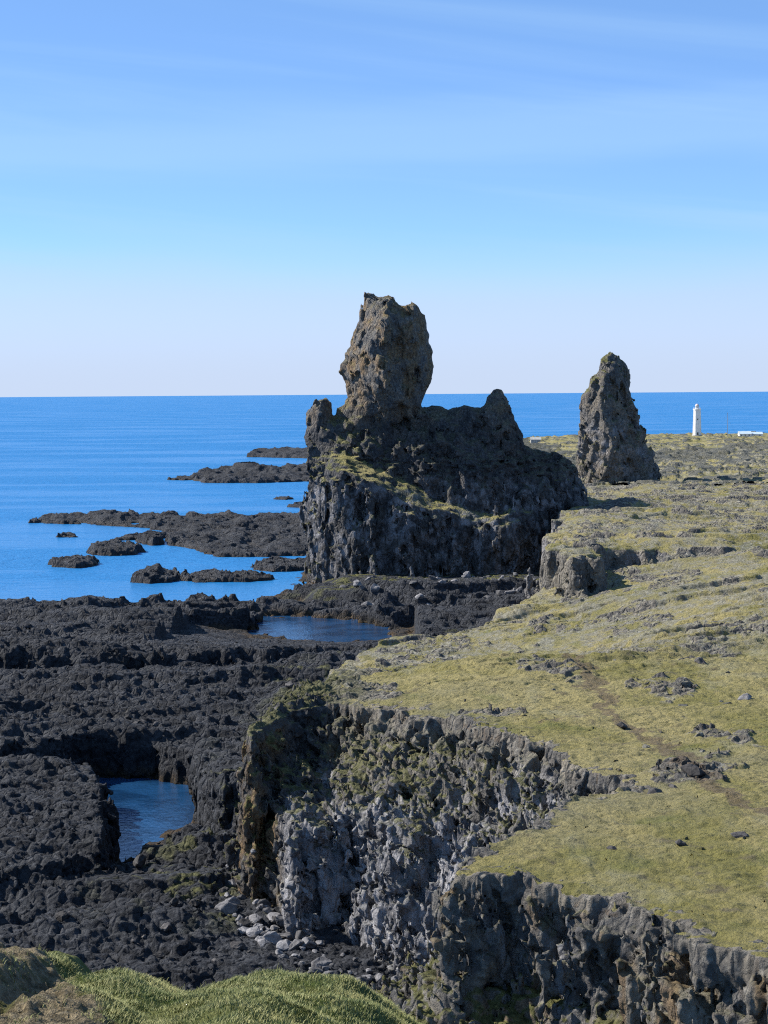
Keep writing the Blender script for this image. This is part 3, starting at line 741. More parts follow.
# ------------------------------------------------------------------ skerries
def skerry(label, outline, z_ref, top, vs=0.8, tops=None, ragged=0.0, group='lava skerries off the shore', name='skerry'):
    """outline: pixels of the waterline, each seen on the sea"""
    poly = [at(a, b, 0.0) for a, b in outline]
    P = np.array(poly); x0, y0 = P.min(0) - 6; x1, y1 = P.max(0) + 6
    vy = vs * 1.0
    gx = np.arange(x0, x1, vs, dtype=F32); gy = np.arange(y0, y1, vs, dtype=F32); gz = np.arange(-1.6, top + 6, vs, dtype=F32)
    X, Y = np.meshgrid(gx, gy, indexing='ij')
    wx = 2.2 * fbm2(X / 12, Y / 12, 4, .55, 5.); wy = 2.2 * fbm2(X / 12, Y / 12, 4, .55, 75.)
    d = poly_sd(poly, X + wx, Y + wy)
    w1, w2, wi = worley2(X / 4.2, Y / 4.2); v1, v2, vi = worley2(X / 1.9, Y / 1.9)
    tp = top * (0.72 + 0.28 * sstep(0, 9, d)) + 1.1 * (wi - .5) + .6 * (vi - .5) + 0.9 * fbm2(X / 14, Y / 14, 3, .5, 8.) * min(1, top / 3)
    tp = tp + ragged * (fbm2(X / 16, Y / 26, 3, .55, 28.) + 0.25 * np.sign(perlin2(X / 9, Y / 18)))
    for (hx, hy, hh, hr) in (tops or []):
        cx, cy = at(hx, hy, 0.0); tp = tp + hh * np.exp(-(((X - cx) / hr) ** 2 + ((Y - cy) / (hr * 2)) ** 2))
    f = np.empty((len(gx), len(gy), len(gz)), F32)
    for k, z in enumerate(gz):
        f[:, :, k] = np.minimum(tp - z, d + 0.45 * np.maximum(tp - z, 0) - 0.2 * top)
    m = np.abs(f) < 2
    I, J, K = np.nonzero(m)
    f[m] += 0.5 * cliff_noise(gx[I], gy[J], gz[K])
    pos, q = surface_nets(f, (gx[0], gy[0], gz[0]), vs)
    vn = vert_normals(pos, q); z_ = pos[:, 2]; o1 = 0 * z_
    at_ = dict(grass=o1, soil=o1, rock=o1 + 0.04, pale=o1, ochre=o1, moss=o1, grey=o1, wet=0.45 * (1 - sstep(0.3, 1.3, z_)))
    o = make_mesh(name, pos, q, MAT_T, at_, None, smooth=False, loc=(float(P[:, 0].mean()), float(P[:, 1].mean()), 0.0))
    return tag(o, label, 'skerry', group)
skerry('small flat loaf-shaped skerry farthest left, alone in open water', [(53, 567), (70, 568), (96, 566.5), (95, 563), (74, 562), (55, 563)], 0, 2.0, 0.5)
skerry('flat-topped skerry with sheer sides in front of the long reef', [(88, 554.5), (110, 556), (140, 555), (143, 551), (120, 548), (92, 549)], 0, 2.9, 0.5)
skerry('small square block skerry beside the flat-topped skerry', [(142, 545), (152, 546), (162, 545), (162, 541), (150, 540), (142, 541)], 0, 3.4, 0.5)
skerry('long low reef reaching far left from behind the big stack', [(33, 523), (70, 524), (110, 526), (150, 528), (165, 532), (172, 545), (190, 549), (215, 557), (260, 557), (340, 556), (400, 540), (400, 520), (300, 519), (200, 518), (120, 517), (60, 517)], 0, 1.6, 0.7, ragged=1.6)
skerry('low reef spit between the block skerry and the long reef', [(112, 541), (140, 540), (166, 538), (172, 536), (150, 535), (125, 538)], 0, 1.2, 0.6)
skerry('humped distant reef ending left in broken low rocks', [(190, 479), (205, 483), (260, 483), (330, 481), (380, 476), (380, 470), (300, 470), (230, 470), (200, 474)], 0, 2.0, 0.9, tops=[(246, 474, 6.0, 8.0), (300, 474, 2.5, 18.0)], ragged=2.2)
skerry('thin broken rocks trailing off the end of the distant humped reef', [(170, 480), (185, 480.5), (198, 480), (196, 478.5), (180, 478)], 0, 1.0, 0.8)
skerry('farthest reef, a low dark line behind the humped reef', [(248, 457), (270, 457.5), (330, 459), (360, 456), (360, 452.5), (300, 452), (255, 454)], 0, 3.6, 1.1, ragged=1.5)
skerry('two-humped rock in the channel before the shore', [(134, 582), (150, 583.5), (174, 582.5), (178, 578), (165, 575), (145, 576)], 0, 2.0, 0.4, tops=[(158, 579, 1.8, 3.0)])
skerry('low ragged rock row beside the two-humped rock', [(180, 581), (210, 582), (250, 582), (272, 580), (262, 577), (220, 576), (185, 577)], 0, 1.4, 0.45)
skerry('dark rock at the foot of the big stack in the channel', [(256, 570), (275, 572), (300, 571), (318, 568), (310, 563), (280, 563), (262, 565)], 0, 1.8, 0.45)
skerry('tiny awash rock in front of the block skerry', [(58, 537), (68, 537.5), (78, 537), (74, 535.5), (62, 535.8)], 0, 0.7, 0.45)
skerry('low dark rock beside the big stack, beyond the long reef', [(290, 507), (305, 508), (330, 508), (330, 505), (305, 504)], 0, 1.6, 0.7)
skerry('sliver of rock awash between the far reefs', [(274, 499.5), (284, 500), (291, 499.5), (288, 498), (277, 498.2)], 0, 0.8, 0.6)
print('skerries', round(time.time() - T0, 1))

# ------------------------------------------------------------------ sea
def sea_material():
    n = NT('sea_water'); p = n.pos()
    slick = n.noise(n.scaled(p, (1.0, 2.6, 1.0)), 0.0045, 4.0, 0.55, 0.5)
    s2 = n.noise(n.scaled(p, (1.0, 3.0, 1.0)), 0.02, 3.0, 0.6)
    calm = n.ramp(n.math('ADD', n.math('MULTIPLY', slick, 0.75), n.math('MULTIPLY', s2, 0.25)), 0.38, 0.62, 0.4, 1.0)
    w1 = n.noise(n.scaled(p, (0.55, 1.0, 1.0)), 0.22, 3.0, 0.55, 0.3); w2 = n.noise(n.scaled(p, (0.7, 1.0, 1.0)), 1.1, 3.0, 0.6)
    h = n.math('ADD', n.math('MULTIPLY', w1, 0.7), n.math('MULTIPLY', w2, 0.3))
    h = n.math('MULTIPLY', h, calm)
    rg = n.ramp(calm, 0.4, 1.0, 0.27, 0.46)
    return n.finish((0.012, 0.150, 0.385), rg, n.bump(h, 2.2, 1.0), 0.5, IOR=1.333)
me = bpy.data.meshes.new('sea')
R = 42000.0
bm = bmesh.new()
rings = [0, 300, 700, 1500, 4000, 12000, R]; prev = None
for r in rings[1:]:
    cur = [bm.verts.new((r * math.cos(a * math.pi / 36), r * math.sin(a * math.pi / 36), 0)) for a in range(72)]
    if prev is None: bm.faces.new(cur)
    else:
        for k in range(72): bm.faces.new((prev[k], cur[k], cur[(k + 1) % 72], prev[(k + 1) % 72]))
    prev = cur
bm.normal_update(); bm.to_mesh(me); bm.free()
me.materials.append(sea_material())
o = bpy.data.objects.new('sea', me); COL.objects.link(o); tag(o, kind='structure')
def pool_material():
    n = NT('pool_water'); p = n.pos()
    w1 = n.noise(n.scaled(p, (1.0, 0.6, 1.0)), 1.6, 4.0, 0.6, 0.4)
    c = n.mix(n.ramp(n.noise(p, 0.16, 3.0), 0.35, 0.6), (0.006, 0.028, 0.075), (0.012, 0.055, 0.14))
    return n.finish(c, 0.12, n.bump(w1, 0.25, 0.5), 0.5, IOR=1.333)
MPOOL = pool_material()
for poly in (INLET, POOL):
    P = np.array(poly); c_ = P.mean(0); P = c_ + (P - c_) * 1.25
    me = bpy.data.meshes.new('tide_pool'); me.from_pydata([(x_, y_, 0.03) for x_, y_ in P], [], [list(range(len(P)))][:1])
    me.materials.append(MPOOL)
    if me.polygons[0].normal.z < 0: me.flip_normals()
    o = bpy.data.objects.new('tide_pool', me); COL.objects.link(o); tag(o, kind='structure')

# ------------------------------------------------------------------ foreground bank
def bank_lip(x):
    pts = [(-200, 965), (-20, 951), (20, 952), (34, 957), (50, 974), (62, 984), (75, 976), (110, 979), (140, 983), (170, 993), (195, 996), (212, 990), (240, 983), (262, 978), (300, 980), (335, 988), (370, 1001), (400, 1016), (430, 1034), (520, 1075), (900, 1150)]
    xs = [atY(a, b, 15.0)[0] for a, b in pts]; zs = [atY(a, b, 15.0)[1] for a, b in pts]
    return np.interp(x, xs, zs)
gx = np.concatenate([np.linspace(-9, -4.2, 50)[:-1], np.linspace(-4.2, 1.2, 260)[:-1], np.linspace(1.2, 9, 80)]); gy = np.concatenate([np.linspace(-12, 10, 40)[:-1], np.linspace(10, 17.5, 300)[:-1], np.geomspace(17.5, 105, 60)])
GXm, GYm = np.meshgrid(gx, gy, indexing='ij')
def bank_h(x, y, full=True):
    lip = bank_lip(x) + 0.0
    up = lip + 0.205 * (15 - y)
    down = lip - 0.205 * (y - 15) - 0.10 * np.maximum(y - 15.0, 0) ** 1.35 - 0.35 * np.maximum(y - 18, 0)
    h = np.where(y < 15, up, np.maximum(down, 3.0 + 0.0 * y))
    brown = 1 - sstep(-0.12, 0.12, x + 2.44 - 0.28 * (15 - y) + 0.12 * perlin2(x / 0.3, y / 0.5))
    # tussocks
    t = 0.085 * fbm2(x / 0.6, y / 0.8, 3, 0.5, 3.) + 0.06 * fbm2(x / 1.6, y / 1.6, 2, .5, 7.)
    # the hollow between two tussocks
    hx = (x - atY(290, 1000, 14.4)[0]) / 0.20; hy = (y - 14.4) / 0.35
    t = t - 0.26 * np.exp(-hx ** 2 - hy ** 2)
    f1, f2, i_ = worley2(x / 0.28, y / 0.36)
    k1, k2, k_ = worley2(x / 0.11, y / 0.13, .9, 1.5)
    b = 0.05 * (i_ - .5) + 0.03 * (0.6 - f1) + 0.03 * (k_ - .5) + 0.06 * fbm2(x / .45, y / .45, 5, .62, 9.)
    return h + t * (1 - brown) + b * brown, brown
Hh, BR = bank_h(GXm, GYm)
pos = np.stack([GXm, GYm, Hh], -1).reshape(-1, 3)
ii = np.arange(GXm.size).reshape(GXm.shape)
q = np.stack([ii[:-1, :-1], ii[1:, :-1], ii[1:, 1:], ii[:-1, 1:]], -1).reshape(-1, 4)
def bank_material():
    n = NT('bank'); p = n.pos()
    fine = n.noise(p, 9.0, 6.0, 0.7); mid = n.noise(p, 2.2, 5.0, 0.65); tiny = n.noise(p, 38.0, 4.0, 0.65)
    soil = n.mix(n.ramp(fine, 0.36, 0.62), (0.10, 0.082, 0.052), (0.28, 0.23, 0.15))
    soil = n.mix(n.ramp(mid, 0.5, 0.66, 0, 0.85), soil, (0.10, 0.10, 0.035))
    soil = n.mix(n.ramp(tiny, 0.55, 0.72, 0, 0.7), soil, (0.36, 0.32, 0.24))
    turf = n.mix(n.ramp(mid, 0.38, 0.62), (0.06, 0.085, 0.018), (0.14, 0.15, 0.05))
    c = n.mix(n.attr('brown'), turf, soil)
    return n.finish(c, 0.95, n.bump(n.math('ADD', fine, n.math('MULTIPLY', tiny, 0.5)), 0.13, 1.0), 0.1)
MB = bank_material()
tag(make_mesh('grassy_bank', pos, q, MB, dict(brown=BR.ravel())), kind='structure')

# grass: far too many blades to count
NB = 210000
bx = rng.uniform(-4.2, 2.6, NB * 2); by = rng.uniform(11.4, 16.6, NB * 2)
hb, bb = bank_h(bx, by)
dens = fbm2(bx / 0.35, by / 0.45, 3, 0.55, 19.0)
keep = (rng.rand(NB * 2) < 0.55 + 0.5 * dens) & ((bb < 0.3) | (rng.rand(NB * 2) < np.where(bb < 0.9, 0.3, 0.14 * sstep(0.2, 0.5, dens))))
bx, by, hb, dens = bx[keep], by[keep], hb[keep], dens[keep]
nb = len(bx)
ln = 0.016 + 0.026 * rng.rand(nb) + 0.018 * np.clip(dens, 0, 1)
ln *= np.where(rng.rand(nb) < 0.012, 1.9, 1.0)
ang = 1.1 + 0.9 * fbm2(bx / 0.4, by / 0.4, 2, .5, 3.) * 3 + rng.normal(0, 1.4, nb)
lean = 0.35 + 0.45 * rng.rand(nb)
wd = 0.0016 + 0.0014 * rng.rand(nb)
dx, dy = np.cos(ang), np.sin(ang)
sx_, sy_ = -dy * wd, dx * wd
base = np.stack([bx, by, hb - 0.008], -1)
mid_ = base + np.stack([dx * ln * lean * .35, dy * ln * lean * .35, ln * 0.62], -1)
tip = base + np.stack([dx * ln * lean, dy * ln * lean, ln * (1.0 - 0.25 * lean)], -1)
side = np.stack([sx_, sy_, 0 * sx_], -1)
V = np.stack([base - side, base + side, mid_ + side * .8, mid_ - side * .8, tip + side * 0.15, tip - side * 0.15], 1).reshape(-1, 3)
b6 = np.arange(nb)[:, None] * 6
Q = np.concatenate([b6 + np.array([0, 1, 2, 3]), b6 + np.array([3, 2, 4, 5])])
tone = np.repeat(np.clip(0.5 + 0.45 * fbm2(bx / .5, by / .5, 3, .5, 44.) + rng.normal(0, .2, nb), 0, 1), 6)
def grass_material():
    n = NT('grass_blade')
    c = n.mix(n.attr('tone'), (0.080, 0.112, 0.022), (0.28, 0.265, 0.10))
    return n.finish(c, 0.6, None, 0.25, **{'Subsurface Weight': 0.0})
tag(make_mesh('grass', V, Q, grass_material(), dict(tone=tone), smooth=False), 'short rough grass on the near bank', None, None, 'stuff')
print('grass', nb, round(time.time() - T0, 1))

# ------------------------------------------------------------------ boulders
def rock_material(name, a, b, moss=0.0):
    n = NT(name); p = n.n('ShaderNodeTexCoord').outputs['Object']
    inf = n.n('ShaderNodeObjectInfo').outputs['Random']
    x = n.noise(p, 1.6, 6.0, 0.65); y = n.noise(p, 7.0, 4.0, 0.6)
    c = n.mix(n.ramp(x, 0.32, 0.68), a, b)
    c = n.mix(n.ramp(y, 0.55, 0.75, 0, 0.6), c, tuple(min(1, v * 1.5) for v in b))
    k = n.n('ShaderNodeHueSaturation'); n.link(c, k.inputs['Color']); n.link(n.ramp(inf, 0, 1, 0.55, 1.45), k.inputs['Value'])
    return n.finish(k.outputs[0], 0.85, n.bump(n.math('ADD', x, n.math('MULTIPLY', y, 0.4)), 0.12, 0.8), 0.25)
MR_GREY = rock_material('boulder_grey', (0.075, 0.073, 0.077), (0.20, 0.195, 0.20))
MR_DARK = rock_material('boulder_dark', (0.03, 0.028, 0.03), (0.085, 0.08, 0.078))
MR_TURF = rock_material('boulder_weathered', (0.055, 0.053, 0.048), (0.17, 0.165, 0.14))
def boulder_mesh(seed, mat, name='boulder'):
    r = random.Random(seed)
    bm = bmesh.new()
    sx, sy, sz = r.uniform(.85, 1.25), r.uniform(.7, 1.0), r.uniform(.55, .85)
    for _ in range(15):
        v = Vector((r.gauss(0, 1), r.gauss(0, 1), r.gauss(0, 1))).normalized() * r.uniform(.86, 1.05)
        bm.verts.new((v.x * sx * .5, v.y * sy * .5, v.z * sz * .5))
    bmesh.ops.convex_hull(bm, input=bm.verts)
    bmesh.ops.bevel(bm, geom=bm.edges[:], offset=0.035, segments=1, affect='EDGES', profile=0.5)
    bmesh.ops.triangulate(bm, faces=bm.faces[:])
    bmesh.ops.subdivide_edges(bm, edges=[e for e in bm.edges if e.calc_length() > .14], cuts=1, use_grid_fill=True)
    bm.normal_update()
    P = np.array([v.co for v in bm.verts])
    dsp = 0.06 * fbm3(P[:, 0] * 4 + seed * 3, P[:, 1] * 4, P[:, 2] * 4, 3)
    for v, d_ in zip(bm.verts, dsp): v.co += v.normal * float(d_)
    me = bpy.data.meshes.new(name); bm.to_mesh(me); bm.free(); me.materials.append(mat)
    return me
PG = [boulder_mesh(k, MR_GREY) for k in range(6)]; PD = [boulder_mesh(20 + k, MR_DARK) for k in range(5)]; PT = [boulder_mesh(40 + k, MR_TURF) for k in range(5)]
bpy.context.view_layer.update()
DG = bpy.context.evaluated_depsgraph_get()
def ground(x, y, zt=60.0):
    hit, loc, nrm, idx, ob, mw = scene.ray_cast(DG, Vector((x, y, zt)), Vector((0, 0, -1)))
    while hit and ob.name.split('.')[0] in ('sea', 'grass', 'tide_pool'): return None
    return loc.z if hit else None
TODO = []
def put(px, py, zref, size, protos, label, cat, group=None, sink=0.22, flat=1.0, rz=None):
    x, y = at(px, py, zref)
    z = ground(x, y, 30 if y < 470 else 12)
    if z is None: return
    TODO.append((x, y, z, size, random.choice(protos), label, cat, group, sink, flat, rz))
def scatter(poly, zref, n, smin, smax, protos, label, cat, group, pw=2.2):
    P = np.array(poly, float); c = 0; tries = 0
    while c < n and tries < n * 30:
        tries += 1
        px = random.uniform(P[:, 0].min(), P[:, 0].max()); py = random.uniform(P[:, 1].min(), P[:, 1].max())
        if poly_sd(P, np.array([px]), np.array([py]))[0] < 0: continue
        put(px, py, zref, smin + (smax - smin) * random.random() ** pw, protos, label, cat, group); c += 1
scatter([(216, 872), (262, 900), (300, 925), (345, 945), (395, 968), (420, 990), (330, 975), (270, 945), (225, 915)], 3.5, 110, 0.6, 1.9, PG, 'grey angular boulder in the rockfall below the pale columned cliff', 'boulder', 'rockfall boulders below the near cliff', 2.6)
scatter([(318, 588), (345, 578), (420, 582), (480, 575), (530, 560), (535, 592), (520, 606), (440, 600), (350, 600)], 4.6, 90, 1.3, 3.8, PG, 'pale grey boulder on the beach at the foot of the big stack', 'boulder', 'boulders on the beach below the big stack', 2.4)
scatter([(20, 700), (250, 690), (310, 700), (240, 735), (30, 735)], 6.5, 14, 0.7, 1.9, PD, 'dark lava block lying loose on the black platform', 'boulder', 'loose blocks on the lava platform')
scatter([(110, 860), (230, 890), (330, 940), (200, 960), (60, 930)], 3.5, 26, 0.5, 1.5, PD, 'black lava block among the rubble before the inlet', 'boulder', 'black blocks in the rubble by the inlet')
scatter([(480, 640), (760, 600), (766, 760), (640, 760), (560, 700)], 20, 34, 0.35, 1.2, PT, 'small weathered lava stone half sunk in the plateau turf', 'boulder', 'small stones on the plateau turf')
for px, py, s, pr, lab in [
    (693, 780, 1.9, PD, 'dark lump of lava beside the brown track'), (655, 797, 1.3, PD, 'dark lava block on the turf left of the track lump'),
    (672, 790, 0.9, PD, 'small dark stone between the track lump and its neighbour'), (740, 846, 1.1, PD, 'dark stone on the turf at the right edge above the near cliff'),
    (612, 856, 0.8, PD, 'small dark stone on the near grassy spur'), (680, 852, 0.9, PD, 'dark stone on the near spur, right of the small one'),
    (588, 640, 2.0, PD, 'dark rock poking through the turf where the track begins'), (700, 668, 1.6, PD, 'dark rock in the middle of the plateau turf'),
    (745, 700, 1.5, PG, 'grey rock near the right edge of the plateau'), (622, 724, 1.2, PD, 'dark rock at the bend of the brown track'),
    (272, 935, 2.3, PG, 'largest pale slab in the rockfall below the cliff'), (226, 912, 2.0, PG, 'pale flat slab left of the rockfall'),
    (308, 938, 1.9, PG, 'pale block against the foot of the columned cliff'), (308, 690, 2.6, PD, 'big black block beside the grass edge of the lava platform'),
    (338, 683, 2.0, PD, 'black block next to the grass edge, right of the big one'), (290, 688, 1.7, PD, 'black block left of the big one by the grass edge'),
    (140, 868, 1.8, PD, 'black boulder at the mouth of the inlet')]:
    put(px, py, 20 if (px > 560 and py < 870) else (7 if py < 700 else 3.5), s, pr, lab, 'boulder')
for (x, y, z, size, me, label, cat, group, sink, flat, rz) in TODO:
    o = bpy.data.objects.new('boulder', me); COL.objects.link(o)
    o.scale = (size, size, size * flat); o.location = (x, y, z + size * ((0.3 if 'turf' not in label else 0.2) - sink)); o.rotation_euler = (random.uniform(-.3, .3), random.uniform(-.3, .3), random.uniform(0, 6.28) if rz is None else rz)
    tag(o, label, cat, group)
print('boulders', len(TODO), round(time.time() - T0, 1))

# ------------------------------------------------------------------ lighthouse, houses, mast
WHITE = simple_mat('white_paint', (0.80, 0.78, 0.76), (0.86, 0.85, 0.83), 0.6, 0.6)
PINK = simple_mat('lantern_paint', (0.62, 0.47, 0.44), (0.70, 0.55, 0.52), 1.0, 0.5)
GLASS = simple_mat('dark_glass', (0.05, 0.07, 0.09), (0.08, 0.10, 0.12), 1.0, 0.1, 0, 0.5)
LGLASS = simple_mat('lantern_glass', (0.40, 0.44, 0.47), (0.5, 0.54, 0.56), 1.0, 0.15, 0, 0.5)
ROOFM = simple_mat('pale_blue_roof', (0.42, 0.52, 0.60), (0.52, 0.60, 0.66), 1.0, 0.5)
CONC = simple_mat('grey_concrete', (0.32, 0.31, 0.29), (0.42, 0.41, 0.39), 1.0, 0.9)
STEEL = simple_mat('dull_steel', (0.16, 0.17, 0.19), (0.24, 0.25, 0.27), 2.0, 0.5)
def bm_obj(name, bm, mat, parent):
    bmesh.ops.recalc_face_normals(bm, faces=bm.faces[:])
    me = bpy.data.meshes.new(name); bm.to_mesh(me); bm.free(); me.materials.append(mat)
    o = bpy.data.objects.new(name, me); COL.objects.link(o); o.parent = parent; return o
def lathe(bm, prof, n=24, cx=0, cy=0):
    rings = [[bm.verts.new((cx + r * math.cos(2 * math.pi * k / n), cy + r * math.sin(2 * math.pi * k / n), z)) for k in range(n)] for r, z in prof]
    for a, b in zip(rings, rings[1:]):
        for k in range(n): bm.faces.new((a[k], a[(k + 1) % n], b[(k + 1) % n], b[k]))
    bm.faces.new(rings[0][::-1]); bm.faces.new(rings[-1])
def box(bm, x0, x1, y0, y1, z0, z1, bev=0.0):
    r = bmesh.ops.create_cube(bm, size=1.0)
    for v in r['verts']:
        v.co = ((x0 + x1) / 2 + v.co.x * (x1 - x0), (y0 + y1) / 2 + v.co.y * (y1 - y0), (z0 + z1) / 2 + v.co.z * (z1 - z0))
    if bev: bmesh.ops.bevel(bm, geom=list({e for v in r['verts'] for e in v.link_edges}), offset=bev, segments=2, affect='EDGES')
YL = 1484.0
xl, zl = atY(697, 437.5, YL)
gl = ground(xl, YL, 60); zl = gl if gl is not None else zl
HL = atY(697, 403.5, YL)[1] - zl
lh = tag(empty('lighthouse', (xl, YL, zl)), 'tall slim white lighthouse standing on the distant grassy point', 'lighthouse')
s = HL / 24.5
bm = bmesh.new(); lathe(bm, [(3.9 * s, -1.0), (3.9 * s, 0.5 * s), (3.5 * s, 0.7 * s)], 32); bm_obj('foundation', bm, CONC, lh)
bm = bmesh.new(); lathe(bm, [(3.2 * s, 0.3), (2.65 * s, 19.6 * s)], 32); bm_obj('tower', bm, WHITE, lh)
for k in range(8):
    a = k * math.pi / 4 + 0.25
    bm = bmesh.new()
    prof = [(3.5 * s, 0.3), (2.85 * s, 19.2 * s)]
    t = 0.2 * s; vs_ = []
    for r, z in prof:
        for rr in (2.0 * s, r):
            for sg in (-1, 1): vs_.append(bm.verts.new((rr * math.cos(a) - sg * t * math.sin(a), rr * math.sin(a) + sg * t * math.cos(a), z)))
    for f_ in ((2, 3, 7, 6), (0, 2, 6, 4), (1, 5, 7, 3), (4, 6, 7, 5), (0, 1, 3, 2), (0, 4, 5, 1)): bm.faces.new([vs_[i] for i in f_])
    bm_obj('buttress', bm, WHITE, lh)
bm = bmesh.new(); lathe(bm, [(2.4 * s, 19.4 * s), (3.05 * s, 19.8 * s), (3.05 * s, 20.3 * s), (1.2 * s, 20.32 * s)], 32); bm_obj('gallery', bm, WHITE, lh)
bm = bmesh.new()
for k in range(16):
    a = 2 * math.pi * k / 16; lathe(bm, [(0.05 * s, 20.2 * s), (0.05 * s, 21.3 * s)], 5, 2.9 * s * math.cos(a), 2.9 * s * math.sin(a))
for z in (20.8, 21.3):
    n_ = 32; ring = []
    for k in range(n_):
        a = 2 * math.pi * k / n_
        ring.append([bm.verts.new((r * s * math.cos(a), r * s * math.sin(a), (z + dz) * s)) for r, dz in ((2.85, 0), (2.95, 0), (2.95, .07), (2.85, .07))])
    for k in range(n_):
        A, B = ring[k], ring[(k + 1) % n_]
        for j in range(4): bm.faces.new((A[j], A[(j + 1) % 4], B[(j + 1) % 4], B[j]))
bm_obj('railing', bm, WHITE, lh)
bm = bmesh.new(); lathe(bm, [(1.5 * s, 20.25 * s), (1.5 * s, 21.0 * s)], 12); bm_obj('lantern_wall', bm, WHITE, lh)
bm = bmesh.new(); lathe(bm, [(1.4 * s, 21.0 * s), (1.4 * s, 22.8 * s)], 12); bm_obj('lantern_glass', bm, LGLASS, lh)
bm = bmesh.new(); lathe(bm, [(1.65 * s, 22.75 * s), (1.5 * s, 23.2 * s), (0.9 * s, 23.9 * s), (0.25 * s, 24.2 * s), (0.12 * s, 24.5 * s)], 16); bm_obj('dome', bm, PINK, lh)
bm = bmesh.new(); box(bm, -0.55 * s, 0.55 * s, -3.45 * s, -3.0 * s, 0.5, 2.7 * s); bm_obj('door', bm, GLASS, lh)
for zz in (12,):
    bm = bmesh.new(); box(bm, -.35 * s, .35 * s, -2.98 * s, -2.5 * s, zz * s, (zz + 1.1) * s); bm_obj('window', bm, GLASS, lh)

def gable_house(name, label, cat, px, py, Y, w, dpt, hw, hr, mats, nwin, rz=0.0, extra=None):
    x, z = atY(px, py, Y); gz_ = ground(x, Y, 60)
    if gz_ is not None: z = gz_
    r = tag(empty(name, (x, Y, z), rz), label, cat)
    bm = bmesh.new()
    box(bm, -w / 2, w / 2, -dpt / 2, dpt / 2, -1.5, hw)
    for sx in (-1, 1):
        a = bm.verts.new((sx * w / 2, -dpt / 2, hw)); b = bm.verts.new((sx * w / 2, dpt / 2, hw)); c = bm.verts.new((sx * w / 2, 0, hw + hr * .96)); bm.faces.new((a, b, c))
    bm_obj('wall', bm, mats[0], r)
    bm = bmesh.new(); o_ = 0.35
    k = hr / (dpt / 2)
    for sg in (-1, 1):
        e = dpt / 2 + o_
        pts = [(-w / 2 - o_, sg * e, hw - o_ * k + .02), (w / 2 + o_, sg * e, hw - o_ * k + .02), (w / 2 + o_, 0, hw + hr + .02), (-w / 2 - o_, 0, hw + hr + .02)]
        lo = [bm.verts.new(p_) for p_ in pts]; hi_ = [bm.verts.new((p_[0], p_[1], p_[2] + .18)) for p_ in pts]
        bm.faces.new(lo); bm.faces.new(hi_)
        for j in range(4): bm.faces.new((lo[j], lo[(j + 1) % 4], hi_[(j + 1) % 4], hi_[j]))
    bm_obj('roof', bm, mats[1], r)
    for j in range(nwin):
        cx = -w / 2 + (j + .5) * w / nwin
        bm = bmesh.new(); box(bm, cx - .65, cx + .65, -dpt / 2 - .06, -dpt / 2 + .1, hw * .38, hw * .82)
        fr = bm_obj('window', bm, mats[2], r)
        bm = bmesh.new(); box(bm, cx - .5, cx + .5, -dpt / 2 - .09, -dpt / 2 - .05, hw * .38 + .12, hw * .82 - .12); bm_obj('pane', bm, GLASS, fr)
    return r
r1 = gable_house('house', 'low white house with a pale blue roof, left of the pair on the point', 'house', 744.5, 440, 1440, 8.5, 6.5, 2.3, 1.7, (WHITE, ROOFM, WHITE), 3)
r2 = gable_house('house', 'low pale annexe with a pale blue roof at the right edge of the point', 'house', 756.5, 440, 1443, 7.6, 6.0, 2.1, 1.4, (WHITE, ROOFM, WHITE), 2)
gable_house('hut', 'small pale hut on the far turf between the two stacks', 'hut', 535.5, 442, 1290, 6.2, 5.0, 2.2, 1.3, (CONC, CONC, WHITE), 1)
Ym = 1380.0; xm_, zm_ = atY(727.5, 446, Ym); gm_ = ground(xm_, Ym, 60); zm_ = gm_ if gm_ is not None else zm_
hm = atY(727.5, 412.5, Ym)[1] - zm_
ms = tag(empty('mast', (xm_, Ym, zm_)), 'thin tall mast standing between the lighthouse and the houses', 'mast')
bm = bmesh.new(); lathe(bm, [(0.17, -0.5), (0.13, hm)], 8); bm_obj('pole', bm, STEEL, ms)
bm = bmesh.new(); lathe(bm, [(0.5, -0.6), (0.5, 0.35), (0.35, 0.4)], 12); bm_obj('footing', bm, CONC, ms)
for k in range(3):
    a = k * 2 * math.pi / 3 + .4; bm = bmesh.new()
    A = Vector((0, 0, hm * .8)); B = Vector((9 * math.cos(a), 9 * math.sin(a), -.5)); dv = (B - A).normalized(); u = dv.cross(Vector((0, 0, 1))).normalized() * .02; w_ = dv.cross(u).normalized() * .02
    ra = [bm.verts.new(A + u * math.cos(t) + w_ * math.sin(t)) for t in (0, 2.1, 4.2)]; rb = [bm.verts.new(B + u * math.cos(t) + w_ * math.sin(t)) for t in (0, 2.1, 4.2)]
    for j in range(3): bm.faces.new((ra[j], ra[(j + 1) % 3], rb[(j + 1) % 3], rb[j]))
    bm_obj('guy_wire', bm, STEEL, ms)

# ------------------------------------------------------------------ air, sky and sun
SUN_EL = math.radians(40.0); SUN_AZ = math.radians(-74.0)      # azimuth from +Y, negative = to the left
sd = Vector((math.sin(SUN_AZ) * math.cos(SUN_EL), math.cos(SUN_AZ) * math.cos(SUN_EL), math.sin(SUN_EL)))
ld = bpy.data.lights.new('sun', 'SUN'); ld.energy = 4.8; ld.angle = math.radians(0.53); ld.color = (1.0, 0.94, 0.84)
lo_ = bpy.data.objects.new('sun', ld); COL.objects.link(lo_); lo_.rotation_euler = (-sd).to_track_quat('-Z', 'Y').to_euler(); lo_.location = (-200, 200, 300)

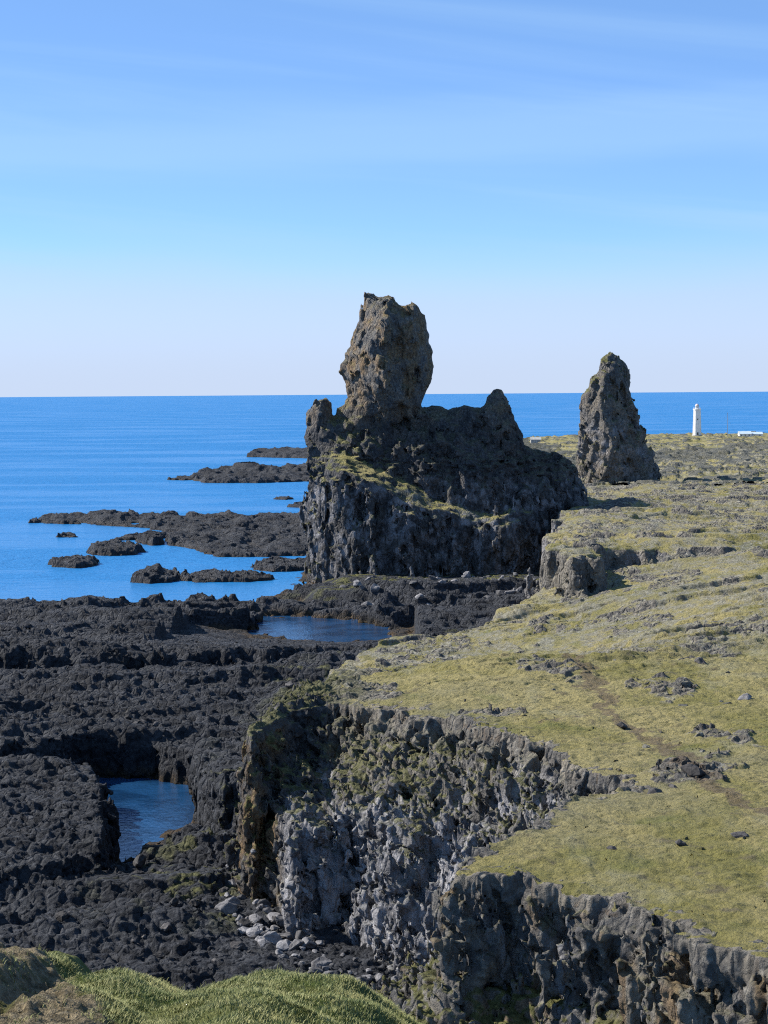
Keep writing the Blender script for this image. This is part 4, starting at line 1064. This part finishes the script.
w = bpy.data.worlds.new('World'); scene.world = w; w.use_nodes = True
nt = w.node_tree; nt.nodes.clear()
def wn(t, **k):
    x = nt.nodes.new(t)
    for a, b in k.items(): setattr(x, a, b)
    return x
out = wn('ShaderNodeOutputWorld'); bg = wn('ShaderNodeBackground'); bg.inputs[1].default_value = 0.122
sky = wn('ShaderNodeTexSky', sky_type='NISHITA', sun_disc=False, sun_elevation=SUN_EL, sun_rotation=SUN_AZ)
sky.altitude = 0; sky.air_density = 0.4; sky.dust_density = 0.0; sky.ozone_density = 4.5
# thin high cirrus: streaks and a soft veil low over the sea
tc = wn('ShaderNodeTexCoord'); sep = wn('ShaderNodeSeparateXYZ'); nt.links.new(tc.outputs['Generated'], sep.inputs[0])
def wmath(op, a, b=0.0, clamp=False):
    x = wn('ShaderNodeMath', operation=op, use_clamp=clamp)
    for i, v in enumerate((a, b)):
        if hasattr(v, 'node'): nt.links.new(v, x.inputs[i])
        else: x.inputs[i].default_value = v
    return x.outputs[0]
def wramp(v, lo, hi, a=0.0, b=1.0):
    x = wn('ShaderNodeMapRange', interpolation_type='SMOOTHSTEP'); nt.links.new(v, x.inputs[0])
    for i, q in enumerate((lo, hi, a, b)): x.inputs[i + 1].default_value = q
    return x.outputs[0]
def wnoise(sc, scale, detail=5.0, rough=0.5, dist=0.4, rot_=0.0):
    r = wn('ShaderNodeVectorRotate', rotation_type='Y_AXIS'); r.inputs['Angle'].default_value = rot_; nt.links.new(tc.outputs['Generated'], r.inputs[0])
    m = wn('ShaderNodeVectorMath', operation='MULTIPLY'); m.inputs[1].default_value = sc; nt.links.new(r.outputs[0], m.inputs[0])
    x = wn('ShaderNodeTexNoise'); x.inputs['Scale'].default_value = scale; x.inputs['Detail'].default_value = detail
    x.inputs['Roughness'].default_value = rough; x.inputs['Distortion'].default_value = dist; nt.links.new(m.outputs[0], x.inputs['Vector']); return x.outputs[0]
el = sep.outputs[2]
streak = wmath('MULTIPLY', wramp(wnoise((1.6, 1.6, 30.0), 1.3, 6.0, 0.5, 0.5, -0.10), 0.42, 0.78, 0.0, 0.40), wramp(el, 0.045, 0.085))
edge = wmath('ADD', el, wmath('MULTIPLY', wmath('SUBTRACT', wnoise((2.0, 2.0, 14.0), 1.5, 5.0, 0.5, 0.3, 0.0), 0.5), 0.05))
veil = wmath('ADD', wramp(edge, 0.09, 0.04, 0.0, 0.46), wramp(el, 0.085, 0.0, 0.0, 0.48))
band = wmath('MULTIPLY', wramp(edge, 0.10, 0.118), wramp(edge, 0.150, 0.128, 0.0, 0.30))
cl = wmath('ADD', wmath('ADD', streak, veil), band, True)
tn = wn('ShaderNodeMix', data_type='RGBA'); nt.links.new(wramp(el, 0.02, 0.075, 0.0, 0.30), tn.inputs['Factor']); nt.links.new(sky.outputs[0], tn.inputs[6]); tn.inputs[7].default_value = (1.25, 2.85, 5.5, 1)
mx = wn('ShaderNodeMix', data_type='RGBA'); nt.links.new(cl, mx.inputs['Factor']); nt.links.new(tn.outputs[2], mx.inputs[6]); 
cc = wn('ShaderNodeMix', data_type='RGBA'); nt.links.new(wramp(el, 0.10, 0.045), cc.inputs['Factor']); cc.inputs[6].default_value = (2.3, 3.5, 4.9, 1); cc.inputs[7].default_value = (2.7, 3.15, 4.1, 1)
nt.links.new(cc.outputs[2], mx.inputs[7])
nt.links.new(mx.outputs[2], bg.inputs[0]); nt.links.new(bg.outputs[0], out.inputs[0])

scene.view_settings.view_transform = 'Standard'; scene.view_settings.look = 'None'; scene.view_settings.gamma = 1.0
scene.view_settings.use_curve_mapping = False
scene.view_settings.exposure = 0.82
scene.cycles.use_denoising = False
scene.cycles.pixel_filter_type = 'BLACKMAN_HARRIS'
scene.cycles.filter_width = 1.15
scene.cycles.sample_clamp_indirect = 4.0
scene.cycles.max_bounces = 5
scene.cycles.diffuse_bounces = 2
print('total', round(time.time() - T0, 1))
